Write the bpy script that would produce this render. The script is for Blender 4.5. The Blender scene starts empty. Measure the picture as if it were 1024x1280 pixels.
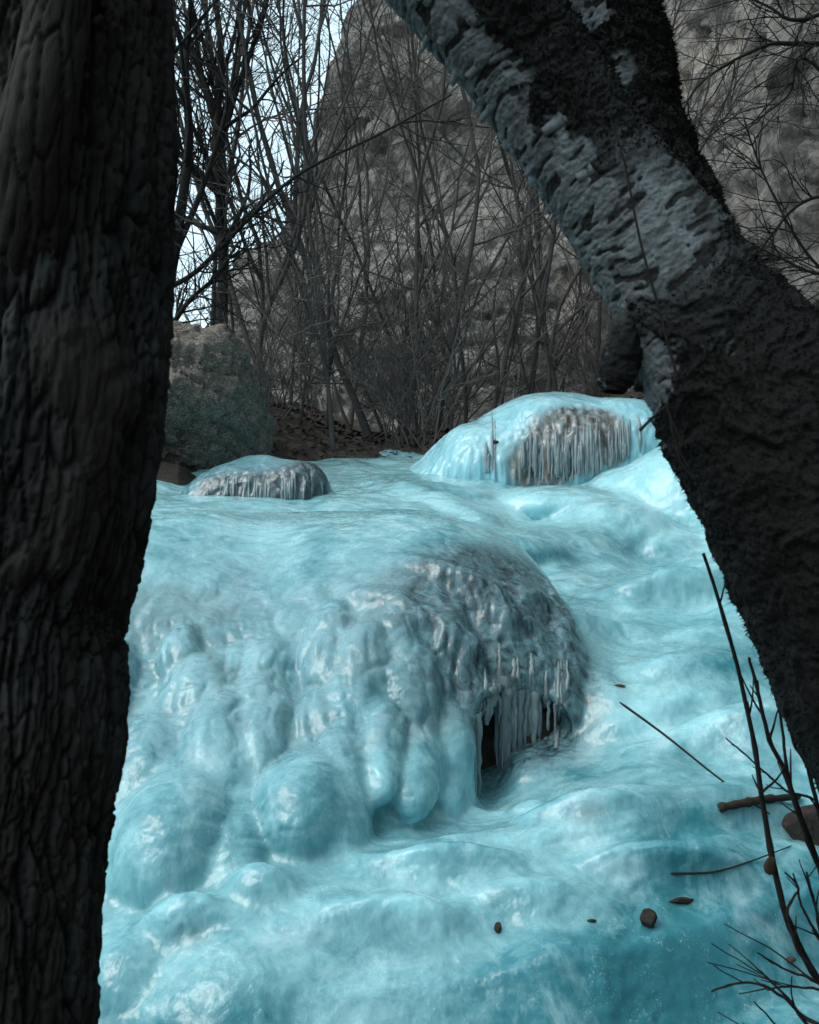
import bpy, math, random
import numpy as np
from mathutils import Vector, Matrix

# ------------------------------------------------------------------ camera, sky, sun, exposure
R = math.radians
F, CX, CY, CAMZ, PITCH = 1300.0, 512.0, 640.0, 1.6, R(3.0)
scene = bpy.context.scene
COL = scene.collection
cam_data = bpy.data.cameras.new('camera')
cam = bpy.data.objects.new('camera', cam_data)
COL.objects.link(cam)
cam.location = (0, 0, CAMZ)
cam.rotation_euler = (R(90) + PITCH, 0, 0)
cam_data.sensor_fit = 'VERTICAL'
cam_data.sensor_height = 24.0
cam_data.lens = 24.0 * F / 1280.0
cam_data.clip_start = 0.05
cam_data.clip_end = 2000
cam_data.dof.use_dof = True
cam_data.dof.focus_distance = 6.0
cam_data.dof.aperture_fstop = 9.0
scene.camera = cam

SUN_EL, SUN_AZ = R(54), R(-114)          # azimuth from +Y towards +X
world = bpy.data.worlds.new('World')
scene.world = world
world.use_nodes = True
wn = world.node_tree.nodes
bg = wn['Background']
sky = wn.new('ShaderNodeTexSky')
sky.sky_type = 'NISHITA'
sky.sun_disc = False
sky.sun_elevation = SUN_EL
sky.sun_rotation = SUN_AZ
sky.altitude = 600
sky.air_density = 1.0
sky.dust_density = 2.5
sky.ozone_density = 1.0
cloud = wn.new('ShaderNodeMixRGB')          # thin even overcast over the blue
cloud.inputs[0].default_value = .62
cloud.inputs[2].default_value = (4.9, 6.5, 6.8, 1)
world.node_tree.links.new(sky.outputs[0], cloud.inputs[1])
world.node_tree.links.new(cloud.outputs[0], bg.inputs[0])
bg.inputs[1].default_value = 0.15
sun_data = bpy.data.lights.new('sun', 'SUN')
sun_data.energy = 1.15
sun_data.angle = R(36)
sun_data.color = (1.0, 0.96, 0.9)
sun = bpy.data.objects.new('sun', sun_data)
COL.objects.link(sun)
sd = Vector((math.sin(SUN_AZ) * math.cos(SUN_EL), math.cos(SUN_AZ) * math.cos(SUN_EL), math.sin(SUN_EL)))
sun.rotation_euler = sd.to_track_quat('Z', 'Y').to_euler()
scene.view_settings.view_transform = 'Standard'
scene.view_settings.look = 'None'
scene.view_settings.exposure = 0.75
scene.view_settings.gamma = 1.0
scene.view_settings.use_curve_mapping = False
scene.render.engine = 'CYCLES'
scene.cycles.use_denoising = True
scene.cycles.max_bounces = 8
scene.cycles.diffuse_bounces = 3
scene.cycles.glossy_bounces = 3
scene.cycles.transmission_bounces = 6
scene.cycles.caustics_reflective = False
scene.cycles.caustics_refractive = False

rng = np.random.default_rng(11)
random.seed(5)

# ------------------------------------------------------------------ helpers
CP, SP = math.cos(PITCH), math.sin(PITCH)
def P(px, py, d):
    """photo pixel + forward distance -> world point"""
    cx = (px - CX) / F; cz = (CY - py) / F
    yy = CP - cz * SP; zz = SP + cz * CP
    return np.array([cx * d / yy, d, CAMZ + zz * d / yy])
def smooth(t):
    t = np.clip(t, 0, 1); return t * t * (3 - 2 * t)
def _hash(ix, iy, iz, seed):
    h = (ix.astype(np.uint32) * np.uint32(374761393) + iy.astype(np.uint32) * np.uint32(668265263)
         + iz.astype(np.uint32) * np.uint32(2147483647) + np.uint32(seed * 974711 + 12345))
    h = (h ^ (h >> np.uint32(13))) * np.uint32(1274126177)
    h = h ^ (h >> np.uint32(16))
    return (h & np.uint32(0xFFFFFF)).astype(np.float32) / np.float32(0xFFFFFF)
def noise(p, seed=0):
    """value noise, roughly -1..1, p (...,3)"""
    p = np.asarray(p, dtype=np.float32)
    i = np.floor(p).astype(np.int64); f = p - i
    f = f * f * f * (f * (f * 6 - 15) + 10)
    i = i.astype(np.int32)
    out = 0
    for dx in (0, 1):
        wx = f[..., 0] if dx else 1 - f[..., 0]
        for dy in (0, 1):
            wy = f[..., 1] if dy else 1 - f[..., 1]
            for dz in (0, 1):
                wz = f[..., 2] if dz else 1 - f[..., 2]
                out = out + wx * wy * wz * _hash(i[..., 0] + dx, i[..., 1] + dy, i[..., 2] + dz, seed)
    return out * 2 - 1
ROT3 = np.array(Matrix.Rotation(.9, 3, Vector((.4, .7, .59)).normalized()), dtype=np.float32)
def fbm(p, octv=4, seed=0, gain=0.5, lac=2.03):
    p = np.asarray(p, dtype=np.float32)
    a, s, tot = 1.0, 0, 0
    for o in range(octv):
        s = s + a * noise(p, seed + o * 17); tot += a
        a *= gain; p = (p @ ROT3) * lac + 5.31
    return s / tot
def worley2(u, v, seed=0):
    """F1, F2 and cell id on a jittered plane grid"""
    iu = np.floor(u).astype(np.int32); iv = np.floor(v).astype(np.int32)
    f1 = np.full(u.shape, 9.0, np.float32); f2 = f1.copy(); cid = np.zeros(u.shape, np.float32)
    z0 = np.zeros_like(iu)
    for du in (-1, 0, 1):
        for dv in (-1, 0, 1):
            a = iu + du; b = iv + dv
            d = np.hypot(a + _hash(a, b, z0, seed) - u, b + _hash(a, b, z0 + 1, seed) - v)
            near = d < f1
            f2 = np.where(near, f1, np.minimum(f2, d))
            cid = np.where(near, _hash(a, b, z0 + 2, seed), cid)
            f1 = np.where(near, d, f1)
    return f1, f2, cid
def tps(pts):
    pts = np.asarray(pts, float); xy, z = pts[:, :2], pts[:, 2]; n = len(pts)
    def U(r2): return 0.5 * r2 * np.log(r2 + 1e-12)
    K = U(((xy[:, None] - xy[None]) ** 2).sum(-1)) + np.eye(n) * 0.004
    A = np.zeros((n + 3, n + 3)); A[:n, :n] = K; A[:n, n] = 1; A[:n, n + 1:] = xy; A[n:, :n] = A[:n, n:].T
    w = np.linalg.solve(A, np.r_[z, 0, 0, 0])
    def f(x, y):
        x, y = np.broadcast_arrays(np.asarray(x, float), np.asarray(y, float))
        o = w[n] + w[n + 1] * x + w[n + 2] * y
        for k in range(n):
            o = o + w[k] * U((x - xy[k, 0]) ** 2 + (y - xy[k, 1]) ** 2)
        return o
    return f
def smin(a, b, k):
    h = np.clip(0.5 + 0.5 * (b - a) / k, 0, 1); return b + (a - b) * h - k * h * (1 - h)
def smax(a, b, k): return -smin(-a, -b, k)

def make_mesh(name, verts, faces, mat=None, attrs=None, smooth_shade=True):
    me = bpy.data.meshes.new(name)
    verts = np.asarray(verts, np.float32)
    if isinstance(faces, np.ndarray):
        nf, k = faces.shape
        me.vertices.add(len(verts)); me.vertices.foreach_set('co', verts.ravel())
        me.loops.add(nf * k); me.loops.foreach_set('vertex_index', faces.astype(np.int32).ravel())
        me.polygons.add(nf); me.polygons.foreach_set('loop_start', np.arange(0, nf * k, k, dtype=np.int32))
        me.update(calc_edges=True); me.validate()
    else:
        me.from_pydata([tuple(v) for v in verts.tolist()], [], faces); me.update()
    if smooth_shade:
        me.polygons.foreach_set('use_smooth', np.ones(len(me.polygons), bool))
    if attrs:
        for k, a in attrs.items():
            at = me.attributes.new(k, 'FLOAT', 'POINT'); at.data.foreach_set('value', np.asarray(a, np.float32))
    if mat: me.materials.append(mat)
    return me
def link(name, me, parent=None, loc=None):
    o = bpy.data.objects.new(name, me); COL.objects.link(o)
    if parent: o.parent = parent
    if loc is not None: o.location = loc
    return o
def tag(o, label=None, category=None, group=None, kind=None):
    if label: o['label'] = label
    if category: o['category'] = category
    if group: o['group'] = group
    if kind: o['kind'] = kind
    return o
def empty(name, loc=(0, 0, 0)):
    o = bpy.data.objects.new(name, None); COL.objects.link(o); o.location = tuple(loc); o.empty_display_size = .2
    return o
def catmull(pts, n):
    pts = np.asarray(pts, float); m = len(pts)
    t = np.linspace(0, m - 1, n); i = np.clip(t.astype(int), 0, m - 2); f = (t - i)[:, None]
    p0, p1, p2, p3 = pts[np.clip(i - 1, 0, m - 1)], pts[i], pts[i + 1], pts[np.clip(i + 2, 0, m - 1)]
    return 0.5 * (2 * p1 + (p2 - p0) * f + (2 * p0 - 5 * p1 + 4 * p2 - p3) * f ** 2 + (3 * p1 - p0 - 3 * p2 + p3) * f ** 3)
def frames(c):
    T = np.gradient(c, axis=0); T /= np.linalg.norm(T, axis=1)[:, None] + 1e-9
    ref = np.array([0., -1., 0.05]) if abs(T[:, 1]).max() < .9 else np.array([0.03, 0.02, 1.])
    A = ref - (T @ ref)[:, None] * T; A /= np.linalg.norm(A, axis=1)[:, None] + 1e-9
    return T, A, np.cross(T, A)
class Tubes:
    """collects tapered tubes into one vertex / quad array"""
    def __init__(s): s.v, s.f, s.n = [], [], 0
    def add(s, c, r, sides=5, tip=True):
        c = np.asarray(c, float); r = np.broadcast_to(np.asarray(r, float), (len(c),))
        T, A, B = frames(c); th = np.linspace(0, 2 * np.pi, sides, endpoint=False)
        ring = c[:, None] + r[:, None, None] * (A[:, None] * np.cos(th)[None, :, None] + B[:, None] * np.sin(th)[None, :, None])
        n = len(c); s.v.append(ring.reshape(-1, 3))
        i = np.arange(n - 1)[:, None] * sides; j = np.arange(sides)[None]; k = (j + 1) % sides
        s.f.append(np.stack([i + j, i + k, i + sides + k, i + sides + j], -1).reshape(-1, 4) + s.n)
        s.n += n * sides
    def mesh(s, name, mat): return make_mesh(name, np.concatenate(s.v), np.concatenate(s.f), mat)

# ------------------------------------------------------------------ node helper and materials
class NT:
    def __init__(s, name):
        s.m = bpy.data.materials.new(name); s.m.use_nodes = True
        s.t = s.m.node_tree; s.b = s.t.nodes['Principled BSDF']
    def n(s, typ, **kw):
        nd = s.t.nodes.new('ShaderNode' + typ)
        for k, v in kw.items():
            if k in nd.inputs: s.set(nd.inputs[k], v)
            else: setattr(nd, k, v)
        return nd
    def set(s, sock, v):
        if isinstance(v, bpy.types.NodeSocket): s.t.links.new(v, sock)
        elif isinstance(v, bpy.types.Node): s.t.links.new(v.outputs[0], sock)
        else: sock.default_value = v
    def bs(s, **kw):
        for k, v in kw.items(): s.set(s.b.inputs[k.replace('_', ' ')], v)
    def coord(s, scale=(1, 1, 1), gen='Object'):
        tc = s.n('TexCoord'); mp = s.n('Mapping'); s.set(mp.inputs['Vector'], tc.outputs[gen]); mp.inputs['Scale'].default_value = scale
        return mp.outputs[0]
    def noise(s, vec, scale, detail=4, rough=.55, dist=0.0, out='Fac'):
        nd = s.n('TexNoise'); s.set(nd.inputs['Vector'], vec)
        for k, v in (('Scale', scale), ('Detail', detail), ('Roughness', rough), ('Distortion', dist)): nd.inputs[k].default_value = v
        return nd.outputs[out]
    def vor(s, vec, scale, feature='F1', out='Distance'):
        nd = s.n('TexVoronoi', feature=feature); s.set(nd.inputs['Vector'], vec); nd.inputs['Scale'].default_value = scale
        return nd.outputs[out]
    def ramp(s, fac, stops):
        nd = s.n('ValToRGB'); s.set(nd.inputs[0], fac); e = nd.color_ramp.elements
        while len(e) < len(stops): e.new(0.5)
        for el, (p, c) in zip(e, stops):
            el.position = p; el.color = (c, c, c, 1) if np.isscalar(c) else (*c, 1)
        return nd.outputs[0]
    def mix(s, fac, a, b, blend='MIX'):
        nd = s.n('MixRGB', blend_type=blend); s.set(nd.inputs[0], fac)
        for i, v in ((1, a), (2, b)):
            s.set(nd.inputs[i], (*v, 1) if isinstance(v, tuple) and len(v) == 3 else v)
        return nd.outputs[0]
    def math(s, op, a, b=0.0, clamp=False):
        nd = s.n('Math', operation=op); nd.use_clamp = clamp; s.set(nd.inputs[0], a); s.set(nd.inputs[1], b); return nd.outputs[0]
    def attr(s, name): return s.n('Attribute', attribute_name=name).outputs['Fac']
    def bump(s, h, strength=.5, dist=.02, prev=None):
        nd = s.n('Bump'); s.set(nd.inputs['Height'], h); nd.inputs['Strength'].default_value = strength; nd.inputs['Distance'].default_value = dist
        if prev is not None: s.set(nd.inputs['Normal'], prev)
        return nd.outputs[0]

def ice_material(name, deep, pale, rockcol=(0.055, 0.045, 0.036), sss=.6, thr=.80, g0=(.014, .034, .041), g1=(.13, .245, .275)):
    n = NT(name)
    v = n.coord(); vs = n.coord((1, 1, .35))
    big = n.noise(v, 1.3, 5, .6, .6)
    mid = n.noise(vs, 6.0, 5, .6, .9)
    fine = n.noise(v, 34, 4, .6, .6)
    blue = n.attr('blue'); rock = n.attr('rock'); frost = n.attr('frost')
    strk = n.noise(n.coord((1, 1, .2)), 34, 5, .7, .5)
    f = n.math('ADD', n.math('MULTIPLY', big, .75), n.math('ADD', n.math('MULTIPLY', mid, .55), n.math('MULTIPLY', n.math('SUBTRACT', strk, .4), .22)))
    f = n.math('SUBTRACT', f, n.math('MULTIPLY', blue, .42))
    f = n.math('ADD', f, n.math('MULTIPLY', frost, .35))
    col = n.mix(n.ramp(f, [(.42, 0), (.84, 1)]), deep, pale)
    col = n.mix(n.ramp(n.noise(v, 1.9, 6, .65, 1.0), [(.54, 0), (.70, .6)]), col, (.46, .66, .69))
    fleck = n.ramp(n.math('MULTIPLY', n.noise(v, 95, 4, .7, .3), n.math('ADD', mid, .45)), [(.58, 0), (.76, .5)])
    col = n.mix(fleck, col, (.50, .70, .73))
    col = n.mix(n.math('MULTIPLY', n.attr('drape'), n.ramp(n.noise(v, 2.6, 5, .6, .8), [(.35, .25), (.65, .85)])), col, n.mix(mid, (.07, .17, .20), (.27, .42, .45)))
    # grey clear ice: rock seen dimly through it
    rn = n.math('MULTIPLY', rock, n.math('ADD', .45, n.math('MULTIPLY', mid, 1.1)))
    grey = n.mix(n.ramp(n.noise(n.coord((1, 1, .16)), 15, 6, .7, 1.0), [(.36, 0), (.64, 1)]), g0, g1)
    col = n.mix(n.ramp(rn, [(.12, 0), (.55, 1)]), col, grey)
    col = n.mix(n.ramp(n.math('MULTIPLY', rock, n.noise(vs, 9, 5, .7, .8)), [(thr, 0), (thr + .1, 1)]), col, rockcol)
    rough = n.math('ADD', n.ramp(n.math('ADD', n.math('MULTIPLY', fine, .5), n.math('MULTIPLY', mid, .5)), [(.36, .08), (.66, .36)]), n.math('MULTIPLY', n.attr('drape'), .05))
    b2 = n.bump(mid, .18, .03)
    b3 = n.bump(fine, .28, .010, b2)
    rp = n.noise(n.coord((1, 1, .6)), 17, 4, .6, 1.0)
    b4 = n.bump(n.math('ADD', rp, n.math('MULTIPLY', n.noise(v, 70, 3, .6, .5), .22)), .48, .014, b2)
    n.bs(Base_Color=col, Roughness=rough, Normal=b3, IOR=1.31, Subsurface_Weight=sss, Subsurface_Scale=.12,
         Subsurface_Radius=(.25, .8, 1.0), Coat_Weight=.75, Coat_Roughness=.14, Coat_IOR=1.45, Coat_Normal=b4)
    return n.m
M = {}
M['ice'] = ice_material('pale blue ice', (.040, .205, .245), (.32, .60, .64))
M['ice_glaze'] = ice_material('glazed boulder ice', (.04, .13, .16), (.15, .30, .34), (.02, .018, .016), .45, .62, (.022, .035, .04), (.13, .19, .205))
M['ice_boulder'] = ice_material('boulder ice', (.10, .36, .43), (.33, .60, .66), (.085, .066, .05), .55, .50, (.075, .066, .056), (.25, .29, .295))

n = NT('clear icicle ice'); v = n.coord((1, 1, .3))
n.bs(Base_Color=n.mix(n.noise(v, 18, 4), (.15, .20, .21), (.42, .51, .53)), Roughness=.12, IOR=1.31, Subsurface_Weight=.5,
     Subsurface_Scale=.04, Subsurface_Radius=(.4, .9, 1.), Transmission_Weight=.35, Normal=n.bump(n.noise(v, 30, 4, .6), .5, .01))
M['icicle'] = n.m
M['drip'] = ice_material('frosted drip ice', (.10, .25, .285), (.36, .56, .59))

def rock_material(name, a, b, c, lichen=(.16, .18, .16), sc=1.0, lamt=.5):
    n = NT(name); v = n.coord()
    big = n.noise(v, 1.1 * sc, 6, .62, .7); mid = n.noise(v, 5 * sc, 7, .68, .5); fine = n.noise(v, 26 * sc, 6, .7)
    col = n.mix(n.ramp(big, [(.35, 0), (.65, 1)]), a, b)
    col = n.mix(n.ramp(mid, [(.42, 0), (.68, 1)]), col, c)
    col = n.mix(n.math('MULTIPLY', n.ramp(fine, [(.5, 0), (.62, 1)]), lamt), col, lichen)
    cr = n.vor(n.mix(.2, v, n.noise(v, 3 * sc, 4, .6, 0, 'Color')), 3.2 * sc, 'DISTANCE_TO_EDGE')
    col = n.mix(n.ramp(cr, [(0, .3), (.03, 0)]), col, (.02, .018, .016))
    b1 = n.bump(mid, .8, .10 / sc); b2 = n.bump(fine, .7, .03 / sc, b1)
    n.bs(Base_Color=col, Roughness=.85, Normal=b2, Specular_IOR_Level=.3)
    return n.m
M['boulder'] = rock_material('lichened grey boulder', (.098, .08, .067), (.18, .15, .128), (.046, .038, .032), (.34, .305, .265), 2.2, .8)
M['brown_rock'] = rock_material('wet brown rock', (.026, .021, .017), (.05, .039, .03), (.012, .010, .009), (.075, .062, .05), 4, .4)
M['stone'] = rock_material('brown stone', (.03, .022, .017), (.055, .04, .03), (.014, .011, .01), (.09, .07, .055), 14, .3)

# conglomerate cliff
n = NT('conglomerate cliff'); v = n.coord()
vs = n.coord((1, 1, .28))
big = n.noise(v, .16, 6, .62, .8); strk = n.noise(vs, .55, 6, .65, .6); mid = n.noise(v, 2.6, 8, .7, .5); fine = n.noise(v, 11, 6, .72)
wv = n.mix(.25, v, n.noise(v, 2, 4, .6, 0, 'Color'))
peb = n.vor(wv, 6.5); pebc = n.vor(wv, 6.5, 'F1', 'Color')
hol = n.vor(n.mix(.4, v, n.noise(v, .9, 4, .6, 0, 'Color')), .55)
col = n.mix(n.ramp(big, [(.36, 0), (.66, 1)]), (.30, .28, .26), (.53, .49, .44))
col = n.mix(n.ramp(strk, [(.40, 0), (.62, .8)]), col, (.15, .16, .16))
col = n.mix(.5, col, n.mix(n.ramp(pebc, [(.2, 0), (.8, 1)]), (.07, .063, .057), (.38, .35, .32)))
col = n.mix(n.ramp(fine, [(.56, 0), (.68, .6)]), col, (.45, .42, .39))
col = n.mix(n.ramp(n.noise(v, .33, 4, .55, .5), [(.60, 0), (.72, .75)]), col, (.52, .46, .38))
col = n.mix(n.math('MULTIPLY', n.ramp(mid, [(.52, 0), (.66, 1)]), .7), col, (.055, .052, .05))
col = n.mix(n.ramp(hol, [(.10, .85), (.24, 0)]), col, (.03, .024, .02))
b0 = n.bump(hol, .9, .5); b1 = n.bump(peb, .9, .10, b0); b2 = n.bump(mid, .9, .22, b1); b3 = n.bump(fine, .9, .08, b2)
n.bs(Base_Color=col, Roughness=.9, Normal=b3, Specular_IOR_Level=.25)
M['cliff'] = n.m

n = NT('leaf litter soil'); v = n.coord()
col = n.mix(n.noise(v, 3, 6, .65, .5), (.018, .013, .010), (.055, .040, .029))
col = n.mix(n.ramp(n.vor(v, 14, 'F1', 'Color'), [(.5, 0), (.9, .7)]), col, (.13, .095, .065))
n.bs(Base_Color=col, Roughness=.95, Normal=n.bump(n.noise(v, 11, 6, .7), .9, .06)); M['soil'] = n.m

def twig_material(name, a, b, sc=14):
    n = NT(name); v = n.coord((1, 1, .25))
    n.bs(Base_Color=n.mix(n.noise(v, sc, 5, .65), a, b), Roughness=.85, Specular_IOR_Level=.25, Normal=n.bump(n.noise(v, sc * 2.4, 4, .65), .7, .01))
    return n.m
M['bark_far'] = twig_material('grey brown bark', (.03, .028, .026), (.11, .10, .094))
M['twig_far'] = twig_material('dark twig', (.055, .048, .044), (.15, .13, .12))
M['bark_dark'] = twig_material('dark wet bark', (.006, .0055, .005), (.022, .019, .017))
M['shoot'] = twig_material('dark red brown shoot', (.010, .007, .006), (.035, .026, .022), 40)
M['wood'] = twig_material('weathered wood', (.010, .007, .005), (.045, .031, .022), 30)
M['leaf'] = twig_material('dry brown leaf', (.03, .019, .012), (.085, .055, .034), 30)
M['needle'] = twig_material('dark evergreen', (.008, .014, .011), (.02, .03, .024), 8)

n = NT('furrowed dark bark'); v = n.coord(); vs = n.coord((1, 1, .22))
h = n.attr('plate'); g = n.attr('tint'); sc = n.attr('scar')
base = n.mix(n.noise(vs, 22, 6, .68, .4), (.005, .0046, .0042), (.042, .036, .032))
base = n.mix(n.math('MULTIPLY', n.ramp(g, [(.45, 0), (.8, 1)]), .8), base, (.034, .039, .039))
base = n.mix(n.ramp(n.noise(n.coord((1, 1, .6)), 5.5, 6, .68, .6), [(.48, 0), (.62, .75)]), base, (.0028, .0027, .0024))
base = n.mix(sc, base, n.mix(n.noise(vs, 30, 4, .6, .5), (.012, .009, .008), (.03, .024, .021)))
col = n.mix(n.ramp(h, [(.25, 1), (.7, 0)]), base, (.0015, .0013, .0013))  # shade between the plates painted in as near-black furrows
n.bs(Base_Color=col, Roughness=.8, Specular_IOR_Level=.25, Normal=n.bump(n.noise(vs, 90, 6, .7), .7, .006, n.bump(n.noise(vs, 26, 5, .65), .6, .012)))
M['bark_left'] = n.m

n = NT('peeling birch bark'); v = n.coord()
mo = n.attr('moss'); pl = n.attr('peel'); tn = n.attr('tint')
lite = n.mix(n.noise(v, 24, 5, .65, .6), (.05, .057, .06), (.30, .345, .355))
lite = n.mix(n.ramp(tn, [(.35, 0), (.75, .85)]), lite, (.03, .025, .022))
lite = n.mix(n.ramp(pl, [(.12, .95), (.55, 0)]), lite, (.012, .010, .009))
col = n.mix(mo, lite, n.mix(n.noise(v, 60, 4, .7), (.0015, .0015, .0013), (.008, .0075, .006)))
n.bs(Base_Color=col, Roughness=.75, Specular_IOR_Level=.3, Normal=n.bump(n.noise(v, 120, 5, .7), .8, .006, n.bump(n.noise(v, 35, 5, .7), .6, .012)))
M['birch'] = n.m
n = NT('dark moss'); v = n.coord()
n.bs(Base_Color=n.mix(n.noise(v, 40, 3), (.0015, .0015, .0012), (.008, .0075, .0055)), Roughness=.95, Specular_IOR_Level=.1); M['moss'] = n.m

# ------------------------------------------------------------------ ice and ground relief
STEP = np.array([P(60, 1290, 3.50), P(300, 1282, 3.52), P(560, 1270, 3.56), P(760, 1240, 3.66), P(1000, 1180, 3.98), P(1250, 1120, 4.4)])
def step_h(x, y):
    yl = np.interp(x, STEP[:, 0], STEP[:, 1])
    amt = np.interp(x, [STEP[1, 0], STEP[3, 0]], [.10, .26])
    return amt * smooth((y - yl + .02) / .22)
ctl_px = [(150, 1275, 3.62), (400, 1276, 3.58), (700, 1264, 3.58), (1000, 1188, 3.98), (230, 1190, 3.72), (350, 1130, 3.90), (600, 1165, 3.80),
          (800, 1145, 3.93), (600, 1100, 4.10), (800, 1095, 4.14), (1000, 1110, 4.22), (440, 1045, 4.40), (650, 1045, 4.40), (850, 1040, 4.36), (1000, 1040, 4.5),
          (600, 1003, 4.95), (700, 958, 5.02), (850, 960, 4.8), (1000, 960, 4.85), (740, 925, 5.2), (800, 880, 5.44), (950, 880, 5.35),
          (860, 815, 6.05), (980, 800, 6.3), (760, 775, 6.7), (720, 718, 7.8), (820, 716, 7.6), (900, 702, 8.2), (1000, 720, 7.8), (700, 680, 8.6),
          (800, 668, 9.0), (600, 640, 8.4), (450, 625, 8.6), (300, 640, 8.0), (150, 645, 7.6), (440, 600, 9.8), (600, 603, 10.5), (750, 606, 10.5),
          (880, 590, 10.4), (540, 577, 11.5), (430, 584, 11.0), (340, 610, 9.6)]
ctl = [P(*c) for c in ctl_px] + [np.array(w, float) for w in
       [(-1.5, 2.2, -.15), (0, 2.2, -.15), (1.6, 2.2, -.12), (-2.6, 5, .85), (-2.5, 3.5, .25), (2.8, 5, .9), (2.6, 3.5, .25), (3.4, 8, 1.75), (-3, 8, 2.05), (-.4, 5.5, .85),
        (-1.2, 5.2, .75), (-2.8, 11, 2.7), (3.8, 11, 2.85), (0, 14, 3.2), (-3, 14, 3.2), (4, 14, 3.3), (.3, 6.5, 1.2), (-1, 6.8, 1.5)]]
ctl = np.array(ctl); ctl[:, 2] -= step_h(ctl[:, 0], ctl[:, 1])
stream_tps = tps(ctl)
def stream_h(x, y):
    x, y = np.broadcast_arrays(np.asarray(x, float), np.asarray(y, float))
    z = stream_tps(x, y) + step_h(x, y)
    z = z - 1.6 * smooth((-x - 3.0) / 1.2) - 1.6 * smooth((x - 3.6) / 1.2)
    q = np.stack([x * 1.5, y * 1.1, x * 0], -1)
    z = z - .085 * smooth((6.4 - y) / 1.2) + .055 * noise(q, 3) + .03 * noise(q * 2.3 + 4, 5)
    return z
mound_ctl = [P(*c) for c in [
    (150, 655, 6.3), (180, 760, 5.6), (170, 900, 5.0), (150, 1050, 4.45), (140, 1150, 4.12), (330, 660, 6.6), (330, 760, 5.75), (330, 860, 5.2), (330, 955, 4.85),
    (330, 1080, 4.32), (480, 665, 6.5), (480, 720, 5.9), (480, 800, 5.42), (480, 900, 5.05), (480, 990, 4.74), (480, 1060, 4.60), (600, 682, 6.4), (600, 722, 6.0),
    (600, 800, 5.6), (600, 880, 5.36), (700, 730, 6.5), (710, 800, 5.95), (720, 880, 5.55), (-50, 800, 5.4), (-50, 1050, 4.5), (-60, 660, 6.2),
    (590, 960, 5.2), (590, 1040, 5.0), (720, 960, 5.3), (250, 1000, 4.62), (250, 1120, 4.20)]] + [np.array(w, float) for w in
    [(-2, 7.2, 1.98), (-.6, 7.4, 1.97), (.5, 7.2, 1.85), (.9, 7.4, 1.62), (-1, 8.5, 1.85), (.5, 8.5, 1.6), (-3, 6, 1.8), (-3, 5, 1.1)]]
mound_tps = tps(mound_ctl)
def mound_edge(y): return np.interp(y, [4.4, 5.0, 5.3, 5.8, 6.3, 6.8, 7.4, 8.2], [.42, .76, .93, 1.06, 1.04, .90, .58, .1])
def mound_h(x, y):
    z = mound_tps(x, y)
    q = np.stack(np.broadcast_arrays(np.asarray(x, float) * 2.2, np.asarray(y, float) * 1.3, 0.0), -1)
    return z + .05 * noise(q, 8)
def top_h(x, y):
    m = np.where(x < mound_edge(y), mound_h(x, y), -9)
    return np.maximum(stream_h(x, y), m)
def hit(px, py, f=top_h, d0=2.5, d1=14.0):
    ds = np.linspace(d0, d1, 1400)
    pts = np.array([P(px, py, d) for d in (1.0,)])[0]; dirv = pts - np.array([0, 0, CAMZ])
    q = np.array([0, 0, CAMZ]) + ds[:, None] * dirv
    below = q[:, 2] < f(q[:, 0], q[:, 1])
    i = int(np.argmax(below)) if below.any() else len(ds) - 1
    return q[i]

def surface_nets(S, X, Y, Z):
    """S (nx,ny,nz) signed field on a warped grid with node positions X,Y,Z broadcastable to S.shape"""
    nx, ny, nz = S.shape; I = S < 0
    cnt = np.zeros((nx - 1, ny - 1, nz - 1), np.int8)
    for a in (0, 1):
        for b in (0, 1):
            for c in (0, 1):
                cnt += I[a:nx - 1 + a, b:ny - 1 + b, c:nz - 1 + c]
    act = (cnt > 0) & (cnt < 8); ci = np.argwhere(act)
    idx = np.full(act.shape, -1, np.int32); idx[act] = np.arange(len(ci))
    X, Y, Z = (np.broadcast_to(q, S.shape) for q in (X, Y, Z))
    acc = np.zeros((len(ci), 3)); num = np.zeros(len(ci))
    co = [(a, b, c) for a in (0, 1) for b in (0, 1) for c in (0, 1)]
    def at(o):
        t = (ci[:, 0] + o[0], ci[:, 1] + o[1], ci[:, 2] + o[2])
        return S[t], np.stack([X[t], Y[t], Z[t]], -1)
    for o in co:
        for ax in range(3):
            if o[ax] == 0:
                o2 = list(o); o2[ax] = 1
                s0, p0 = at(o); s1, p1 = at(o2)
                m = (s0 < 0) != (s1 < 0)
                t = np.where(m, s0 / np.where(m, s0 - s1, 1), 0)[:, None]
                acc += np.where(m[:, None], p0 + t * (p1 - p0), 0); num += m
    v = acc / num[:, None]
    quads = []
    for ax in range(3):
        sl0 = [slice(1, -1)] * 3; sl1 = [slice(1, -1)] * 3
        sl0[ax] = slice(0, -1); sl1[ax] = slice(1, None)
        A, B = I[tuple(sl0)], I[tuple(sl1)]
        e = np.argwhere(A != B)
        flip = A[A != B]
        u, w = [(1, 2), (2, 0), (0, 1)][ax]
        off = np.ones(3, int); off[ax] = 0
        base = e + off
        def g(du, dw):
            q = base.copy(); q[:, u] -= du; q[:, w] -= dw
            return idx[q[:, 0], q[:, 1], q[:, 2]]
        a, b, c, d = g(1, 1), g(0, 1), g(0, 0), g(1, 0)
        quads.append(np.where(flip[:, None], np.stack([a, b, c, d], -1), np.stack([d, c, b, a], -1)))
    q = np.concatenate(quads); q = q[(q >= 0).all(1)]
    return v, q
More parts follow.
